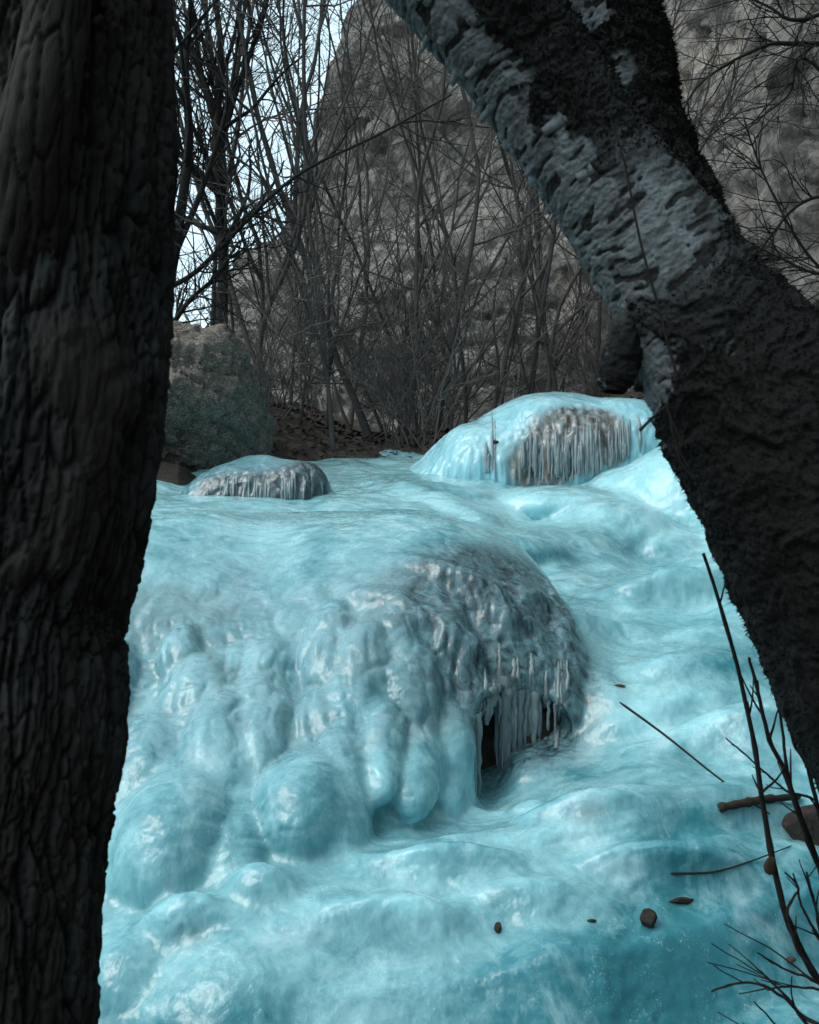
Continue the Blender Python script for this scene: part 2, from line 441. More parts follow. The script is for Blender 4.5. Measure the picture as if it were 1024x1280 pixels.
def subdivide(v, q, levels=1):
    n, m = len(v), len(q); q = q.astype(np.int64)
    e = np.stack([q, np.roll(q, -1, 1)], -1).reshape(-1, 2); e.sort(1)
    key, inv, cnt = np.unique(e[:, 0] * n + e[:, 1], return_inverse=True, return_counts=True); inv = inv.reshape(m, 4)
    ea, eb = key // n, key % n; ne = len(key)
    def acc(idx, w, size): return np.stack([np.bincount(idx.ravel(), np.broadcast_to(w[..., k], idx.shape).ravel(), size) for k in range(3)], -1)
    fp = v[q].mean(1); mid = .5 * (v[ea] + v[eb])
    fe = acc(inv, fp[:, None], ne) / cnt[:, None]
    ep = np.where((cnt == 2)[:, None], .5 * (mid + fe), mid)
    val = np.maximum(np.bincount(q.ravel(), minlength=n), 1)[:, None]; Fv = acc(q, fp[:, None], n) / val
    ve = np.maximum(np.bincount(np.r_[ea, eb], minlength=n), 1)[:, None]; Rv = acc(np.r_[ea, eb], np.r_[mid, mid], n) / ve
    vp = (Fv + 2 * Rv + (val - 3) * v) / np.maximum(val, 1)
    bd = np.zeros(n, bool); bd[ea[cnt != 2]] = True; bd[eb[cnt != 2]] = True
    vp[bd | (val[:, 0] < 3)] = v[bd | (val[:, 0] < 3)]
    vv = np.concatenate([vp, ep, fp])
    ip, im = inv, np.roll(inv, 1, 1); c = np.broadcast_to((np.arange(m) + n + ne)[:, None], (m, 4))
    ff = np.stack([q, n + ip, c, n + im], -1).reshape(-1, 4)
    fn = np.cross(vv[ff[:, 2]] - vv[ff[:, 0]], vv[ff[:, 3]] - vv[ff[:, 1]])
    nn = acc(ff, fn[:, None], len(vv)); nn /= np.linalg.norm(nn, axis=1)[:, None] + 1e-12
    return vv.astype(np.float32), nn.astype(np.float32), ff
def ellipsoid(x, y, z, c, r, rot=None):
    x, y, z = x - c[0], y - c[1], z - c[2]
    if rot is not None:
        x, y, z = (rot[i][0] * x + rot[i][1] * y + rot[i][2] * z for i in range(3))
    k0 = np.sqrt((x / r[0]) ** 2 + (y / r[1]) ** 2 + (z / r[2]) ** 2)
    k1 = np.sqrt((x / r[0] ** 2) ** 2 + (y / r[1] ** 2) ** 2 + (z / r[2] ** 2) ** 2)
    return k0 * (k0 - 1) / (k1 + 1e-6)

# warped grid: node spacing grows with distance
gy = np.exp(np.linspace(math.log(2.5), math.log(14.0), 270)); gX = np.linspace(-.58, .58, 310); gZ = np.linspace(-.74, .20, 250)
GX = (gX[:, None, None] * gy[None, :, None]).astype(np.float32)
GY = gy[None, :, None].astype(np.float32)
GZ = (CAMZ + gZ[None, None, :] * gy[None, :, None]).astype(np.float32)
hx, hy = GX[:, :, 0], np.broadcast_to(gy[None], (len(gX), len(gy)))
H = stream_h(hx, hy)
sl = np.sqrt(1 + np.gradient(H, axis=0) ** 2 / np.gradient(hx, axis=0) ** 2 + np.gradient(H, axis=1) ** 2 / np.gradient(hy, axis=1) ** 2)
STR = ((GZ - H[:, :, None]) / np.minimum(sl, 2.5)[:, :, None]).astype(np.float32)
Hm = mound_h(hx, hy)
sm = np.sqrt(1 + np.gradient(Hm, axis=0) ** 2 / np.gradient(hx, axis=0) ** 2 + np.gradient(Hm, axis=1) ** 2 / np.gradient(hy, axis=1) ** 2)
MND = ((GZ - Hm[:, :, None]) / np.minimum(sm, 2.5)[:, :, None]).astype(np.float32)
MND = smax(MND, ((hx - mound_edge(hy)) * .9)[:, :, None].astype(np.float32), .28).astype(np.float32)
def lobe(field, c, r, k, rot=None, sub=False):
    m = max(r) + k + .05
    j0, j1 = np.searchsorted(gy, [c[1] - m, c[1] + m]); j0 = max(j0 - 1, 0); j1 = min(j1 + 1, len(gy))
    if j1 <= j0: return
    ys = gy[j0:j1]
    xa = min(((c[0] - m) / ys).min(), ((c[0] + m) / ys).min()); xb = max(((c[0] + m) / ys).max(), ((c[0] - m) / ys).max())
    i0, i1 = np.searchsorted(gX, [xa, xb]); i0 = max(i0 - 1, 0); i1 = min(i1 + 1, len(gX))
    za = min(((c[2] - m - CAMZ) / ys).min(), 9); zb = ((c[2] + m - CAMZ) / ys).max()
    k0, k1 = np.searchsorted(gZ, [za, zb]); k0 = max(k0 - 1, 0); k1 = min(k1 + 1, len(gZ))
    s = (slice(i0, i1), slice(j0, j1), slice(k0, k1))
    d = ellipsoid(GX[i0:i1, j0:j1], GY[:, j0:j1], GZ[:, j0:j1, k0:k1], c, r, rot).astype(np.float32)
    field[s] = smax(field[s], -d, k) if sub else smin(field[s], d, k)
def lobe_px(field, px, py, w, h, k=.06, depth=.55, d=None, tilt=0., f=top_h, ry=1.0, vert=False):
    c = hit(px, py, f) if d is None else P(px, py, d)
    s = c[1] / F; rx, rz = w * .5 * s, h * .5 * s
    g_ = float(f(np.array(c[0]), np.array(c[1] + .12)) - f(np.array(c[0]), np.array(c[1] - .12))) / .24
    g_ = min(max(g_, .0), 2.2) if d is None else .0
    if vert: g_ *= .5
    sN = math.hypot(1, g_); nrm = np.array([0, -g_, 1.]) / sN if d is None else np.array([0, -1., .15]); tan = np.array([0, 1., g_]) / sN if d is None else np.array([0, 0, 1.])
    if d is None: rz *= 1.15
    c = c - nrm * depth * rx * ry
    t = R(tilt); ex = np.array([1., 0, 0]); rot = [math.cos(t) * ex - math.sin(t) * tan, nrm, math.sin(t) * ex + math.cos(t) * tan]
    lobe(field, c, (rx, rx * ry, rz), k, rot)

# named bulges of the mound
for a in [(380, 1015, 126, 160, .025, -.05), (222, 1040, 160, 210, .04, .2), (515, 955, 74, 180, .02, .0), (557, 985, 52, 90, .02, .0), (478, 935, 60, 180, .025, .15), (535, 925, 44, 160, .03, .3), (452, 965, 54, 130, .03, .3), (500, 875, 56, 150, .04, .45), (290, 960, 110, 130, .07, .7), (150, 980, 100, 170, .07, .7),
          (440, 870, 80, 200, .05, .5), (330, 840, 80, 130, .05, .5), (250, 870, 110, 150, .05, .5), (395, 905, 76, 130, .04, .45),
          (345, 905, 66, 110, .04, .45), (300, 900, 90, 140, .05, .5), (500, 800, 60, 170, .05, .55),
          (180, 930, 90, 140, .08, .84), (300, 985, 70, 110, .06, .78), (330, 1110, 110, 70, .03, .45), (240, 1150, 140, 70, .04, .5), (160, 1200, 110, 120, .05, .6),
          (410, 960, 50, 80, .04, .4), (545, 900, 60, 150, .05, .5), (560, 830, 60, 110, .06, .8), (620, 800, 90, 90, .06, .75), (680, 830, 70, 120, .05, .75), (640, 740, 110, 60, .06, .8)]:
    lobe_px(MND, *a, vert=a[1] > 920)
for a in [(520, 770, 200, 46, 34), (560, 720, 180, 44, 28), (600, 760, 150, 40, 20)]:
    lobe_px(MND, a[0], a[1], a[2], a[3], .06, .45, tilt=a[4], ry=.35)
r2 = np.random.default_rng(4)
for i in range(64):
    px, py = r2.uniform(120, 590), r2.uniform(800, 1070)
    if px > 440 and py > 950: continue
    w = r2.uniform(44, 96) * (.8 + .25 * (py > 850)); lobe_px(MND, px, py, w, w * r2.uniform(1.3, 2.4), .028, r2.uniform(-.05, .45))
for i in range(46):        # drapery over the dark hollow
    px, py = r2.uniform(540, 712), r2.uniform(780, 875)
    w = r2.uniform(16, 38); lobe_px(MND, px, py, w, w * r2.uniform(2.5, 5), .03, r2.uniform(.35, .7))
# hollow with bare rock behind icicles
lobe(MND, (.57, 5.42, .67), (.31, .42, .29), .04, sub=True)
lobe(MND, (.385, 5.25, .58), (.070, .58, .36), .03, sub=True)


# lobes of the stream
for a in [(870, 645, 200, 210, .10, .45, 9.6), (770, 668, 180, 110, .08, .45, 8.9), (690, 680, 220, 80, .12, .6, 8.4), (835, 695, 130, 80, .05, .4, 8.7), (912, 672, 100, 120, .06, .4, 9.0), (805, 622, 150, 100, .08, .45, 9.9),
          (610, 676, 240, 60, .16, .8, 7.7), (520, 615, 240, 50, .06, .45, 9.4), (700, 628, 240, 66, .06, .45, 9.5), (400, 628, 260, 40, .06, .45, 8.9), (735, 706, 120, 46, .10, .6, 8.1)]:
    lobe_px(STR, *a[:6], d=a[6])
for a in [(870, 850, 220, 90, .15, .5), (985, 775, 220, 110, .15, .5), (860, 752, 260, 56, .1, .5), (760, 1020, 260, 60, .12, .6), (560, 1090, 280, 60, .12, .6), (900, 1005, 180, 60, .1, .6),
          (480, 1150, 260, 60, .12, .6), (830, 1085, 300, 50, .12, .6), (740, 880, 90, 110, .1, .6), (960, 905, 180, 70, .1, .5)]:
    lobe_px(STR, *a, f=stream_h, ry=.7)
for i in range(30):
    px, py = r2.uniform(560, 1060), r2.uniform(730, 1130)
    w = r2.uniform(120, 300); lobe_px(STR, px, py, w, w * r2.uniform(.22, .4), .11, r2.uniform(.75, .95), f=stream_h, tilt=r2.uniform(-16, 16))
lobe(STR, (.39, 5.15, .74), (.17, .55, .30), .08, sub=True)
lobe(STR, (.62, 5.30, .96), (.32, .55, .30), .10, sub=True)
KK = (.045 + .28 * smooth((hx - .86) / .25) * smooth((hy - 5.0) / .5))[:, :, None]
FIELD = smin(STR, MND, KK).astype(np.float32)
v, q = surface_nets(FIELD, GX, GY, GZ)
del FIELD
v, nn, q = subdivide(v, q, 1)
print('ice verts', len(v))
# fine relief along the normal
steep = np.clip(1 - np.abs(nn[:, 2]), 0, 1) ** .8
x, y, z = v.T
xe = mound_edge(y); onm = smooth((xe - x + .1) / .3) * smooth((mound_h(x, y) + .45 - z) / .3) * smooth((z - mound_h(x, y) + .8) / .3) * smooth((mound_h(x, y) - stream_h(x, y)) / .25)
warp = np.stack([noise(v * 3, 1), noise(v * 3, 2), noise(v * 3, 4)], -1) * .12
bil = 2 * np.abs(noise((v + warp) * (5.5, 5.5, 2.6), 21)); bil2 = 2 * np.abs(noise((v + warp) * (12, 12, 7), 22))
lowm = .25 + .75 * smooth((1.7 - z) / .5)
dsp = onm * lowm * (.012 * (np.minimum(bil, 1) - .5) + .008 * (np.minimum(bil2, 1) - .5))
rib = noise((v + warp * .5) * (20, 14, 1.5), 31); rib2 = noise(v * (48, 40, 3.5), 32)
drp = np.minimum(2 * np.abs(noise((v + warp * .9) * (6.0, 3.2, 1.1), 33)), 1); drp2 = np.minimum(2 * np.abs(noise((v + warp * .6) * (13, 7, 2.0), 34)), 1)
dsp += onm * lowm * np.clip(steep * 1.6, 0, 1) * (.020 * (drp - .5) + .013 * (drp2 - .5))
dsp += steep * (.007 * rib + .004 * rib2) * (.3 + .7 * onm)
flow = noise((v + warp) * (5.5, 11, 6), 41); rip = noise((v + warp * 1.4) * (9, 24, 12), 42)
dsp += (1 - onm) * (.007 * flow + .0035 * rip * np.clip(.6 + noise(v * 1.3, 44), 0, 1.3))
dsp += .0030 * fbm(v * 26, 3, 51) + (1 - onm) * .0028 * noise((v + warp) * (17, 30, 24), 53) * smooth((6 - y) / 2)
dist = np.linalg.norm(v - (0, 0, CAMZ), axis=1)
v = v + nn * dsp[:, None]
# colour attributes
def blob(px, py, d, r):
    c = P(px, py, d); return np.exp(-(((v - c) / r) ** 2).sum(1))
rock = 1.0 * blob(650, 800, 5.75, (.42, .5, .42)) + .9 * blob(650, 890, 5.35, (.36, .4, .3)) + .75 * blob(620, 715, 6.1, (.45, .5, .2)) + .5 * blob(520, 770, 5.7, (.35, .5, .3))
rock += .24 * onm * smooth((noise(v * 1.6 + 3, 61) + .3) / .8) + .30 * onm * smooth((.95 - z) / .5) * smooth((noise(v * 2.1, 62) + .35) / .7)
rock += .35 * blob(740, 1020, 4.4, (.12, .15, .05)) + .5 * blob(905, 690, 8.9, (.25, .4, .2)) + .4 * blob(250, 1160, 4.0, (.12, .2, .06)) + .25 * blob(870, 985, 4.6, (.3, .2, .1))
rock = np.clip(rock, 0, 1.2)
blue = .15 + .45 * smooth((.22 - np.abs(y - np.interp(x, STEP[:, 0], STEP[:, 1]) - .12)) / .15) * smooth((x + .2) / .5) * .7 + .55 * smooth((4.6 - y) / 1.2) * (1 - onm) * smooth((x + .4) / 1.6) + .5 * smooth((3.9 - y) / .4) * smooth((-x - .2) / .5) + .25 * noise(v * .9, 63) + .35 * onm * smooth((1.2 - z) / .8)  # deep ice tone, plus shade painted on to the step face as darker teal
frost = .5 * smooth((z - 1.5) / .8) + .5 * smooth(noise(v * 2.2, 65)) * (1 - onm)
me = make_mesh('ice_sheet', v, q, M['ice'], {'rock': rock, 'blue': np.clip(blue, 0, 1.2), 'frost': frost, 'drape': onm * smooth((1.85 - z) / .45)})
falls = tag(link('frozen_waterfall', me), 'wide frozen waterfall of rounded pale blue ice pouring down between the two dark trunks', 'ice')
del STR, MND

def icicle(parent, top, length, r, seed, lean=(0, 0), blunt=.0, mat='icicle'):
    g = np.random.default_rng(seed); nseg = 14; t = np.linspace(0, 1, nseg)
    c = np.stack([top[0] + lean[0] * t + .006 * np.cumsum(g.normal(0, .5, nseg)), top[1] + lean[1] * t + .004 * np.cumsum(g.normal(0, .5, nseg)), top[2] - length * t], -1)
    rr = r * ((1 - t) ** .7 * (1 - blunt) + blunt) * (1 + .22 * np.sin(t * g.uniform(14, 26) + g.uniform(0, 6))) + .0015
    T = Tubes(); T.add(c, rr, 8); o = link('icicle', T.mesh('icicle', M[mat]), parent); return o
r3 = np.random.default_rng(9)
bpy.context.view_layer.update()
for i in range(130):
    px = r3.uniform(592, 740); colm = []
    for py in range(836, 1012, 4):
        ok, loc, nr, _ = falls.ray_cast(Vector((0, 0, CAMZ)), Vector(P(px, py, 1.) - np.array([0, 0, CAMZ])).normalized()); colm.append(loc.y if ok else 7.)
    colm = np.array(colm); jmp = np.where(np.diff(colm) > .045)[0]
    if not len(jmp): continue
    deep_ = np.where(colm > colm[jmp[0]] + .03)[0]; lip0 = 836 + 4 * jmp[0]; foot0 = 836 + 4 * deep_[-1] + 10
    lip = lip0 - r3.uniform(1, 9)
    ok, loc, nr, _ = falls.ray_cast(Vector((0, 0, CAMZ)), Vector(P(px, lip, 1.) - np.array([0, 0, CAMZ])).normalized())
    if not ok: continue
    foot = foot0
    pend = foot if r3.random() < .62 else lip + 12 + (foot - lip) * r3.random() ** 1.6
    if 601 < px < 623: pend = lip + r3.uniform(12, 45)
    s_ = loc.y / F
    icicle(falls, np.array(loc) + np.array([0, .015 + r3.uniform(0, .06), .03]), (pend - lip) * s_ + .03, r3.choice([.005, .008, .012, .02, .03]) * r3.uniform(.8, 1.2), 100 + i, blunt=float(r3.choice([.02, .1, .3, .6])))

# ribs and drips frozen on to the face of the mound
r5 = np.random.default_rng(15)
for i in range(26):
    dark = True
    px = r5.uniform(588, 708); a = r5.uniform(790, 860)
    b = a + r5.uniform(30, 110); r = r5.uniform(.007, .017); pts = []
    for py in np.linspace(a, b, 12):
        ok, loc, nr, _ = falls.ray_cast(Vector((0, 0, CAMZ)), Vector(P(px, py, 1.) - np.array([0, 0, CAMZ])).normalized())
        if not ok or (pts and abs(loc.y - pts[-1][1]) > .09): break
        pts.append(np.array(loc))
    if len(pts) < 6: continue
    pts = np.array(pts); t = np.linspace(0, 1, len(pts)); pts[:, 0] += .006 * np.cumsum(r5.normal(0, .5, len(pts))); pts[:, 1] += r * (1.5 * (1 - np.sin(np.pi * t) ** .6) + .25)
    T = Tubes(); T.add(pts, r * (.6 + .6 * t) * (1 + .2 * np.sin(t * r5.uniform(9, 20))), 8); link('icicle', T.mesh('icicle', M['icicle' if dark else 'drip']), falls)

def rock_mesh(name, c, r, seed, mat, rot=0., amp=.18, freq=1.3, res=64, flat=None, facet=0.0, exp=2.0):
    th = np.linspace(0, np.pi, res); ph = np.linspace(0, 2 * np.pi, res * 2, endpoint=False)
    T, Ph = np.meshgrid(th, ph, indexing='ij')
    d = np.stack([np.sin(T) * np.cos(Ph), np.sin(T) * np.sin(Ph), np.cos(T)], -1).reshape(-1, 3)
    k = (np.abs(d) ** exp).sum(1) ** (-1 / exp)
    q = d * freq + seed * 3.7
    s = k * (1 + amp * fbm(q, 5, seed, .55) + amp * .35 * (1 - np.abs(noise(q * 2.6, seed + 3))))
    if facet:
        g = np.random.default_rng(seed); pl = g.normal(size=(9, 3)); pl /= np.linalg.norm(pl, axis=1)[:, None]; h = g.uniform(.58, .9, 9)
        for a, b in zip(pl, h): s = np.minimum(s, np.where(d @ a > .05, b / np.maximum(d @ a, .05), 9) + facet * .3 * (s - 1))
    p = d * s[:, None] * np.array(r)
    cr, sr = math.cos(rot), math.sin(rot)
    p = np.stack([p[:, 0] * cr - p[:, 1] * sr, p[:, 0] * sr + p[:, 1] * cr, p[:, 2]], -1) + np.array(c)
    i = np.arange(res - 1)[:, None] * res * 2; j = np.arange(res * 2)[None]; kk = (j + 1) % (res * 2)
    f = np.stack([i + j, i + res * 2 + j, i + res * 2 + kk, i + kk], -1).reshape(-1, 4)
    return p, f
p, f = rock_mesh('r', (.56, 5.88, .60), (.45, .32, .40), 7, None, amp=.2, freq=2.2)
tag(link('rock', make_mesh('rock', p, f, M['brown_rock'])), 'brown wet rock bared in the hollow behind the icicles of the big ice mound', 'rock')

# ice covered boulders
def ice_boulder(name, label, lobes, rockblobs, lo, hi, cell, core, mat, seed):
    xs, ys, zs = (np.arange(a, b, cell) for a, b in zip(lo, hi))
    X, Y, Z = xs[:, None, None], ys[None, :, None], zs[None, None, :]
    S = None
    for px, py, d, rx, ry, rz in lobes:
        e = ellipsoid(X, Y, Z, P(px, py, d), (rx, ry, rz))
        S = e if S is None else smin(S, e, .22)
    vv, qq = surface_nets(S.astype(np.float32), X, Y, Z)
    vv, nn, qq = subdivide(vv, qq, 1)
    st = np.clip(1 - np.maximum(nn[:, 2], 0), 0, 1)
    w = np.stack([noise(vv * 2.5, seed), noise(vv * 2.5, seed + 1), noise(vv * 2.5, seed + 2)], -1) * .12
    rb = 0
    for px, py, d, r in rockblobs: rb = rb + np.exp(-(((vv - P(px, py, d)) / r) ** 2).sum(1))
    rb = np.clip(rb, 0, 1.1)
    dd = .05 * noise(vv * 2.2, seed + 3) + st * (.024 * noise((vv + w * .3) * (17, 17, 1.3), seed + 4) + .018 * noise(vv * (34, 34, 2.0), seed + 5)) + .012 * fbm(vv * 6, 4, seed + 6)
    dd -= st * .05 * smooth((rb - .35) / .4) * smooth(noise(vv * (20, 20, 1.8), seed + 8) * 1.6 + .4)
    vv = vv + nn * dd[:, None]
    base = P(*core[:3]); base[2] -= core[5] * .6
    root = empty(name, base); root['label'] = label; root['category'] = 'boulder'
    o = link('ice_cap', make_mesh('ice_cap', vv - base, qq, M[mat], {'rock': rb, 'blue': .1 + 0 * rb, 'frost': .45 * (1 - st)}), root)
    p, f = rock_mesh('c', P(*core[:3]) - base, core[3:6], seed, None, amp=.12)
    link('rock_core', make_mesh('rock_core', p, f, M['brown_rock']), root)
    return root, base
up, ub = ice_boulder('ice_covered_boulder', 'large ice capped boulder with brown rock showing between icicles above the frozen slope',
    [(700, 590, 11.3, 1.12, .95, .78), (600, 600, 11.2, .62, .8, .62), (790, 580, 11.3, .62, .8, .70), (555, 625, 11.3, .42, .7, .42), (505, 610, 11.5, .5, .6, .16), (690, 540, 11.5, .85, .8, .38)],
    [(700, 560, 10.45, (.34, .5, .30)), (760, 550, 10.5, (.22, .5, .26)), (670, 585, 10.4, (.26, .5, .24)), (720, 525, 10.7, (.3, .5, .12))],
    (-1.2, 9.6, 1.9), (3.9, 13, 3.9), .035, (700, 600, 11.5, 1.0, .8, .66), 'ice_boulder', 71)
def drip(parent, base, px, a, b, r, seed):
    """icicle frozen on to the flank of an ice cap, following its surface"""
    cap = parent.children[0]; pts = []
    for py in np.linspace(a, b, 13):
        ok, loc, nr, _ = cap.ray_cast(Vector((0, 0, CAMZ)) - Vector(base), Vector(P(px, py, 1.) - np.array([0, 0, CAMZ])).normalized())
        if not ok: return
        pts.append(np.array(loc) - np.array([0, -1, 0]) * 0 + np.array([0, -1, 0]) * r * .25)
    pts = np.array(pts); pts[:, 1] = np.minimum.accumulate(pts[:, 1]); pts[:, 1] += r * 2.2 * np.clip(1 - np.linspace(0, 1, 13) * 2.5, 0, 1)
    g = np.random.default_rng(seed); t = np.linspace(0, 1, 13); pts[:, 0] += .004 * np.cumsum(g.normal(0, .5, 13))
    T = Tubes(); T.add(pts, r * np.sin(np.pi * np.clip(t * .75 + .12, 0, 1)) ** .7 * (1 + .2 * np.sin(t * g.uniform(12, 24))) + .002, 7)
    link('icicle', T.mesh('icicle', M['icicle']), parent)
bpy.context.view_layer.update()
r4 = np.random.default_rng(3)
for i in range(84):
    px = r4.uniform(560, 800) if i > 62 else r4.uniform(652, 785)
    a = r4.uniform(512, 565); b = min(r4.uniform(578, 606), 608 - max(0, px - 715) * .5)
    if b - a < 16: continue
    d = 10.42 + ((px - 690) / 190) ** 2 * .5 + .06
    drip(up, ub, px, a, b, r4.uniform(.006, .019), 300 + i)
lb, lbb = ice_boulder('ice_covered_boulder', 'small dark ice glazed boulder beneath the leaning grey rock',
    [(322, 642, 8.9, .50, .5, .50), (278, 655, 8.9, .42, .45, .42), (378, 642, 8.9, .26, .4, .42)],
    [(345, 612, 8.42, (.40, .4, .20)), (395, 600, 8.6, (.18, .5, .3)), (280, 612, 8.5, (.2, .4, .16))],
    (-2.9, 7.9, 1.5), (-.3, 9.9, 3.0), .025, (325, 622, 9.0, .48, .42, .30), 'ice_glaze', 83)
bpy.context.view_layer.update()
for i in range(26):
    px = r4.uniform(250, 395); a = r4.uniform(585, 606); b = r4.uniform(620, 640)
    d = 8.42 + ((px - 325) / 90) ** 2 * .35
    drip(lb, lbb, px, a, b, r4.uniform(.004, .010), 400 + i)

# ------------------------------------------------------------------ ground
def bank_z(x, y):
    """soil: under the ice, rising at the banks, and climbing to the foot of the cliffs behind"""
    s = stream_h(np.clip(x, -3, 3.6), np.clip(y, 2.2, 11.5)) - .22
    far = np.interp(y, [-40, 0, 2.2, 11.5, 14, 20, 30, 45, 80, 400], [-3, -.6, 0, 0, .5, 1.35, 2.6, 5, 9, 12])
    l = smooth((-x - np.interp(y, [2, 6, 8.5, 10, 12], [1.5, 2.2, 2.0, 1.75, .6])) / 1.2) * np.interp(y, [-20, 2, 8, 12, 30], [.5, .7, .5, .4, .4])
    r = smooth((x - np.interp(y, [2, 6, 9, 12], [1.4, 2.5, 3.1, 2.6])) / 1.4) * .6
    z = s + far + l + r + .10 * fbm(np.stack([x * .7, y * .7, x * 0], -1), 4, 91)
    z = z + np.clip(np.abs(x) - 6, 0, 60) * .12 + .30 * smooth((y - 11) / 2)
    return z
ga = np.concatenate([-np.geomspace(260, 6.2, 26), np.linspace(-6, 6, 150), np.geomspace(6.2, 260, 26)])
gb = np.concatenate([-np.geomspace(120, 2, 16), np.linspace(-1.6, 18, 190), np.geomspace(18.3, 420, 40)])
gx, gyy = np.meshgrid(ga, gb, indexing='ij'); gz = bank_z(gx, gyy)
i = np.arange(len(ga) - 1)[:, None] * len(gb); j = np.arange(len(gb) - 1)[None]
fq = np.stack([i + j, i + len(gb) + j, i + len(gb) + j + 1, i + j + 1], -1).reshape(-1, 4)
tag(link('ground', make_mesh('ground', np.stack([gx, gyy, gz], -1).reshape(-1, 3), fq, M['soil'])), 'brown leaf strewn soil of the wooded gorge', kind='structure')

# leaf litter on the bank
gl = np.random.default_rng(21); nl = 9000
lx = gl.uniform(-4.2, 5, nl); ly = gl.uniform(8.0, 17, nl); lz = bank_z(lx, ly) + gl.uniform(.0, .03, nl)
a = gl.uniform(0, 6.28, nl); s = gl.uniform(.02, .055, nl); up_ = gl.uniform(-.5, .9, nl)
vv = np.zeros((nl, 4, 3)); ca, sa = np.cos(a), np.sin(a)
for k, (u, w, h) in enumerate([(-1, 0, 0), (0, -.5, .25), (1, 0, .1), (0, .5, .3)]):
    vv[:, k, 0] = lx + s * (u * ca - w * sa); vv[:, k, 1] = ly + s * (u * sa + w * ca); vv[:, k, 2] = lz + s * (h + up_ * (u + 1) * .5)
tag(link('leaf_litter', make_mesh('leaf_litter', vv.reshape(-1, 3), np.arange(nl * 4).reshape(-1, 4), M['leaf'])), 'brown fallen leaves covering the bank', kind='stuff')

# ------------------------------------------------------------------ cliffs
def cliff(name, label, path, top, mat, step_u, step_z, seed, depth=14, amp=1.3, base=-1.0):
    path = np.array(path, float); seg = np.r_[0, np.cumsum(np.linalg.norm(np.diff(path, axis=0), axis=1))]
    L = seg[-1]; nu = int(L / step_u); su = np.linspace(0, L, nu)
    c = np.stack([np.interp(su, seg, path[:, 0]), np.interp(su, seg, path[:, 1])], -1)
    for _ in range(int(2.0 / step_u)): c[1:-1] = .25 * c[:-2] + .5 * c[1:-1] + .25 * c[2:]
    t = np.gradient(c, axis=0); t /= np.linalg.norm(t, axis=1)[:, None]; out = np.stack([t[:, 1], -t[:, 0]], -1)
    ht = np.interp(su, *top) + 1.2 * noise(np.stack([su * .5, su * 0, su * 0], -1), seed) + .5 * noise(np.stack([su * 1.7, su * 0, su * 0], -1), seed + 1)
    nz = int(max(top[1]) / step_z); w = np.linspace(0, 1, nz)
    Z = base + (ht[:, None] - base) * w[None]
    pos = np.concatenate([np.broadcast_to(c[:, None], (nu, nz, 2)), Z[..., None]], -1).copy()
    q = pos * .22
    d = amp * fbm(q, 4, seed + 2) + amp * .55 * (1 - np.abs(noise(pos * (.5, .5, .22), seed + 5))) + .30 * fbm(pos * 1.1, 4, seed + 6, .6)
    led = pos[..., 2] * .45 + noise(pos * .3, seed + 8) * 1.2
    d += .28 * smooth((led - np.floor(led)) / .25) - .035 * (Z - base)
    f1, f2, cid = worley2(su[:, None] * .9 + .25 * noise(pos * .8, seed + 9), Z * .55 + .25 * noise(pos * .8, seed + 10), seed)
    d += .30 * (cid - .5) * smooth((f2 - f1) / .12) + .10 * fbm(pos * 4.5, 3, seed + 15, .6)
    h1, h2, hid = worley2(su[:, None] * .8 + .2 * noise(pos * 1.5, seed + 16), Z * 1.1 + .2 * noise(pos * 1.5, seed + 17), seed + 18)
    d -= .45 * (hid > .90) * smooth((.30 + .2 * noise(pos * 2.2, seed + 20) - h1) / .16)
    pos[..., :2] += out[:, None] * d[..., None]
    nb = 10
    back = np.repeat(pos[:, -1:], nb, 1).copy(); kb = np.linspace(0, 1, nb + 1)[1:]
    back[..., :2] -= out[:, None] * (kb * depth)[None, :, None]; back[..., 2] += (kb * depth * .25)[None] + .5 * noise(back * .6, seed + 12) * (kb > 0)
    low = back[:, -1:].copy(); low[..., 2] = base
    pos = np.concatenate([pos, back, low], 1); m = pos.shape[1]
    i = np.arange(nu - 1)[:, None] * m; j = np.arange(m - 1)[None]
    fq = np.stack([i + j, i + m + j, i + m + j + 1, i + j + 1], -1).reshape(-1, 4)
    return tag(link(name, make_mesh(name, pos.reshape(-1, 3), fq, mat)), label, kind='structure')
cliff('cliff', 'tall grey conglomerate cliff behind the bare thicket', [(-9.2, 62), (-8.2, 46), (-6.0, 36.5), (0, 31.5), (7, 27), (13, 25)],
      ([0, 16, 26, 27.5, 29, 31, 34, 38, 44, 60], [7, 9, 12, 14, 16, 19, 22, 25, 30, 32]), M['cliff'], .13, .13, 131, 16)
cliff('cliff', 'dark pitted conglomerate wall rising beside the leaning trunk', [(6.3, 31), (6.6, 24), (7.4, 18), (9.5, 10), (10.5, 2), (10, -12), (6, -26)],  # stretch beside and behind the camera is unseen, added to cut frontal light
      ([0, 8, 20, 40, 70], [26, 26, 24, 22, 20]), M['cliff'], .085, .085, 151, 16, amp=.8)

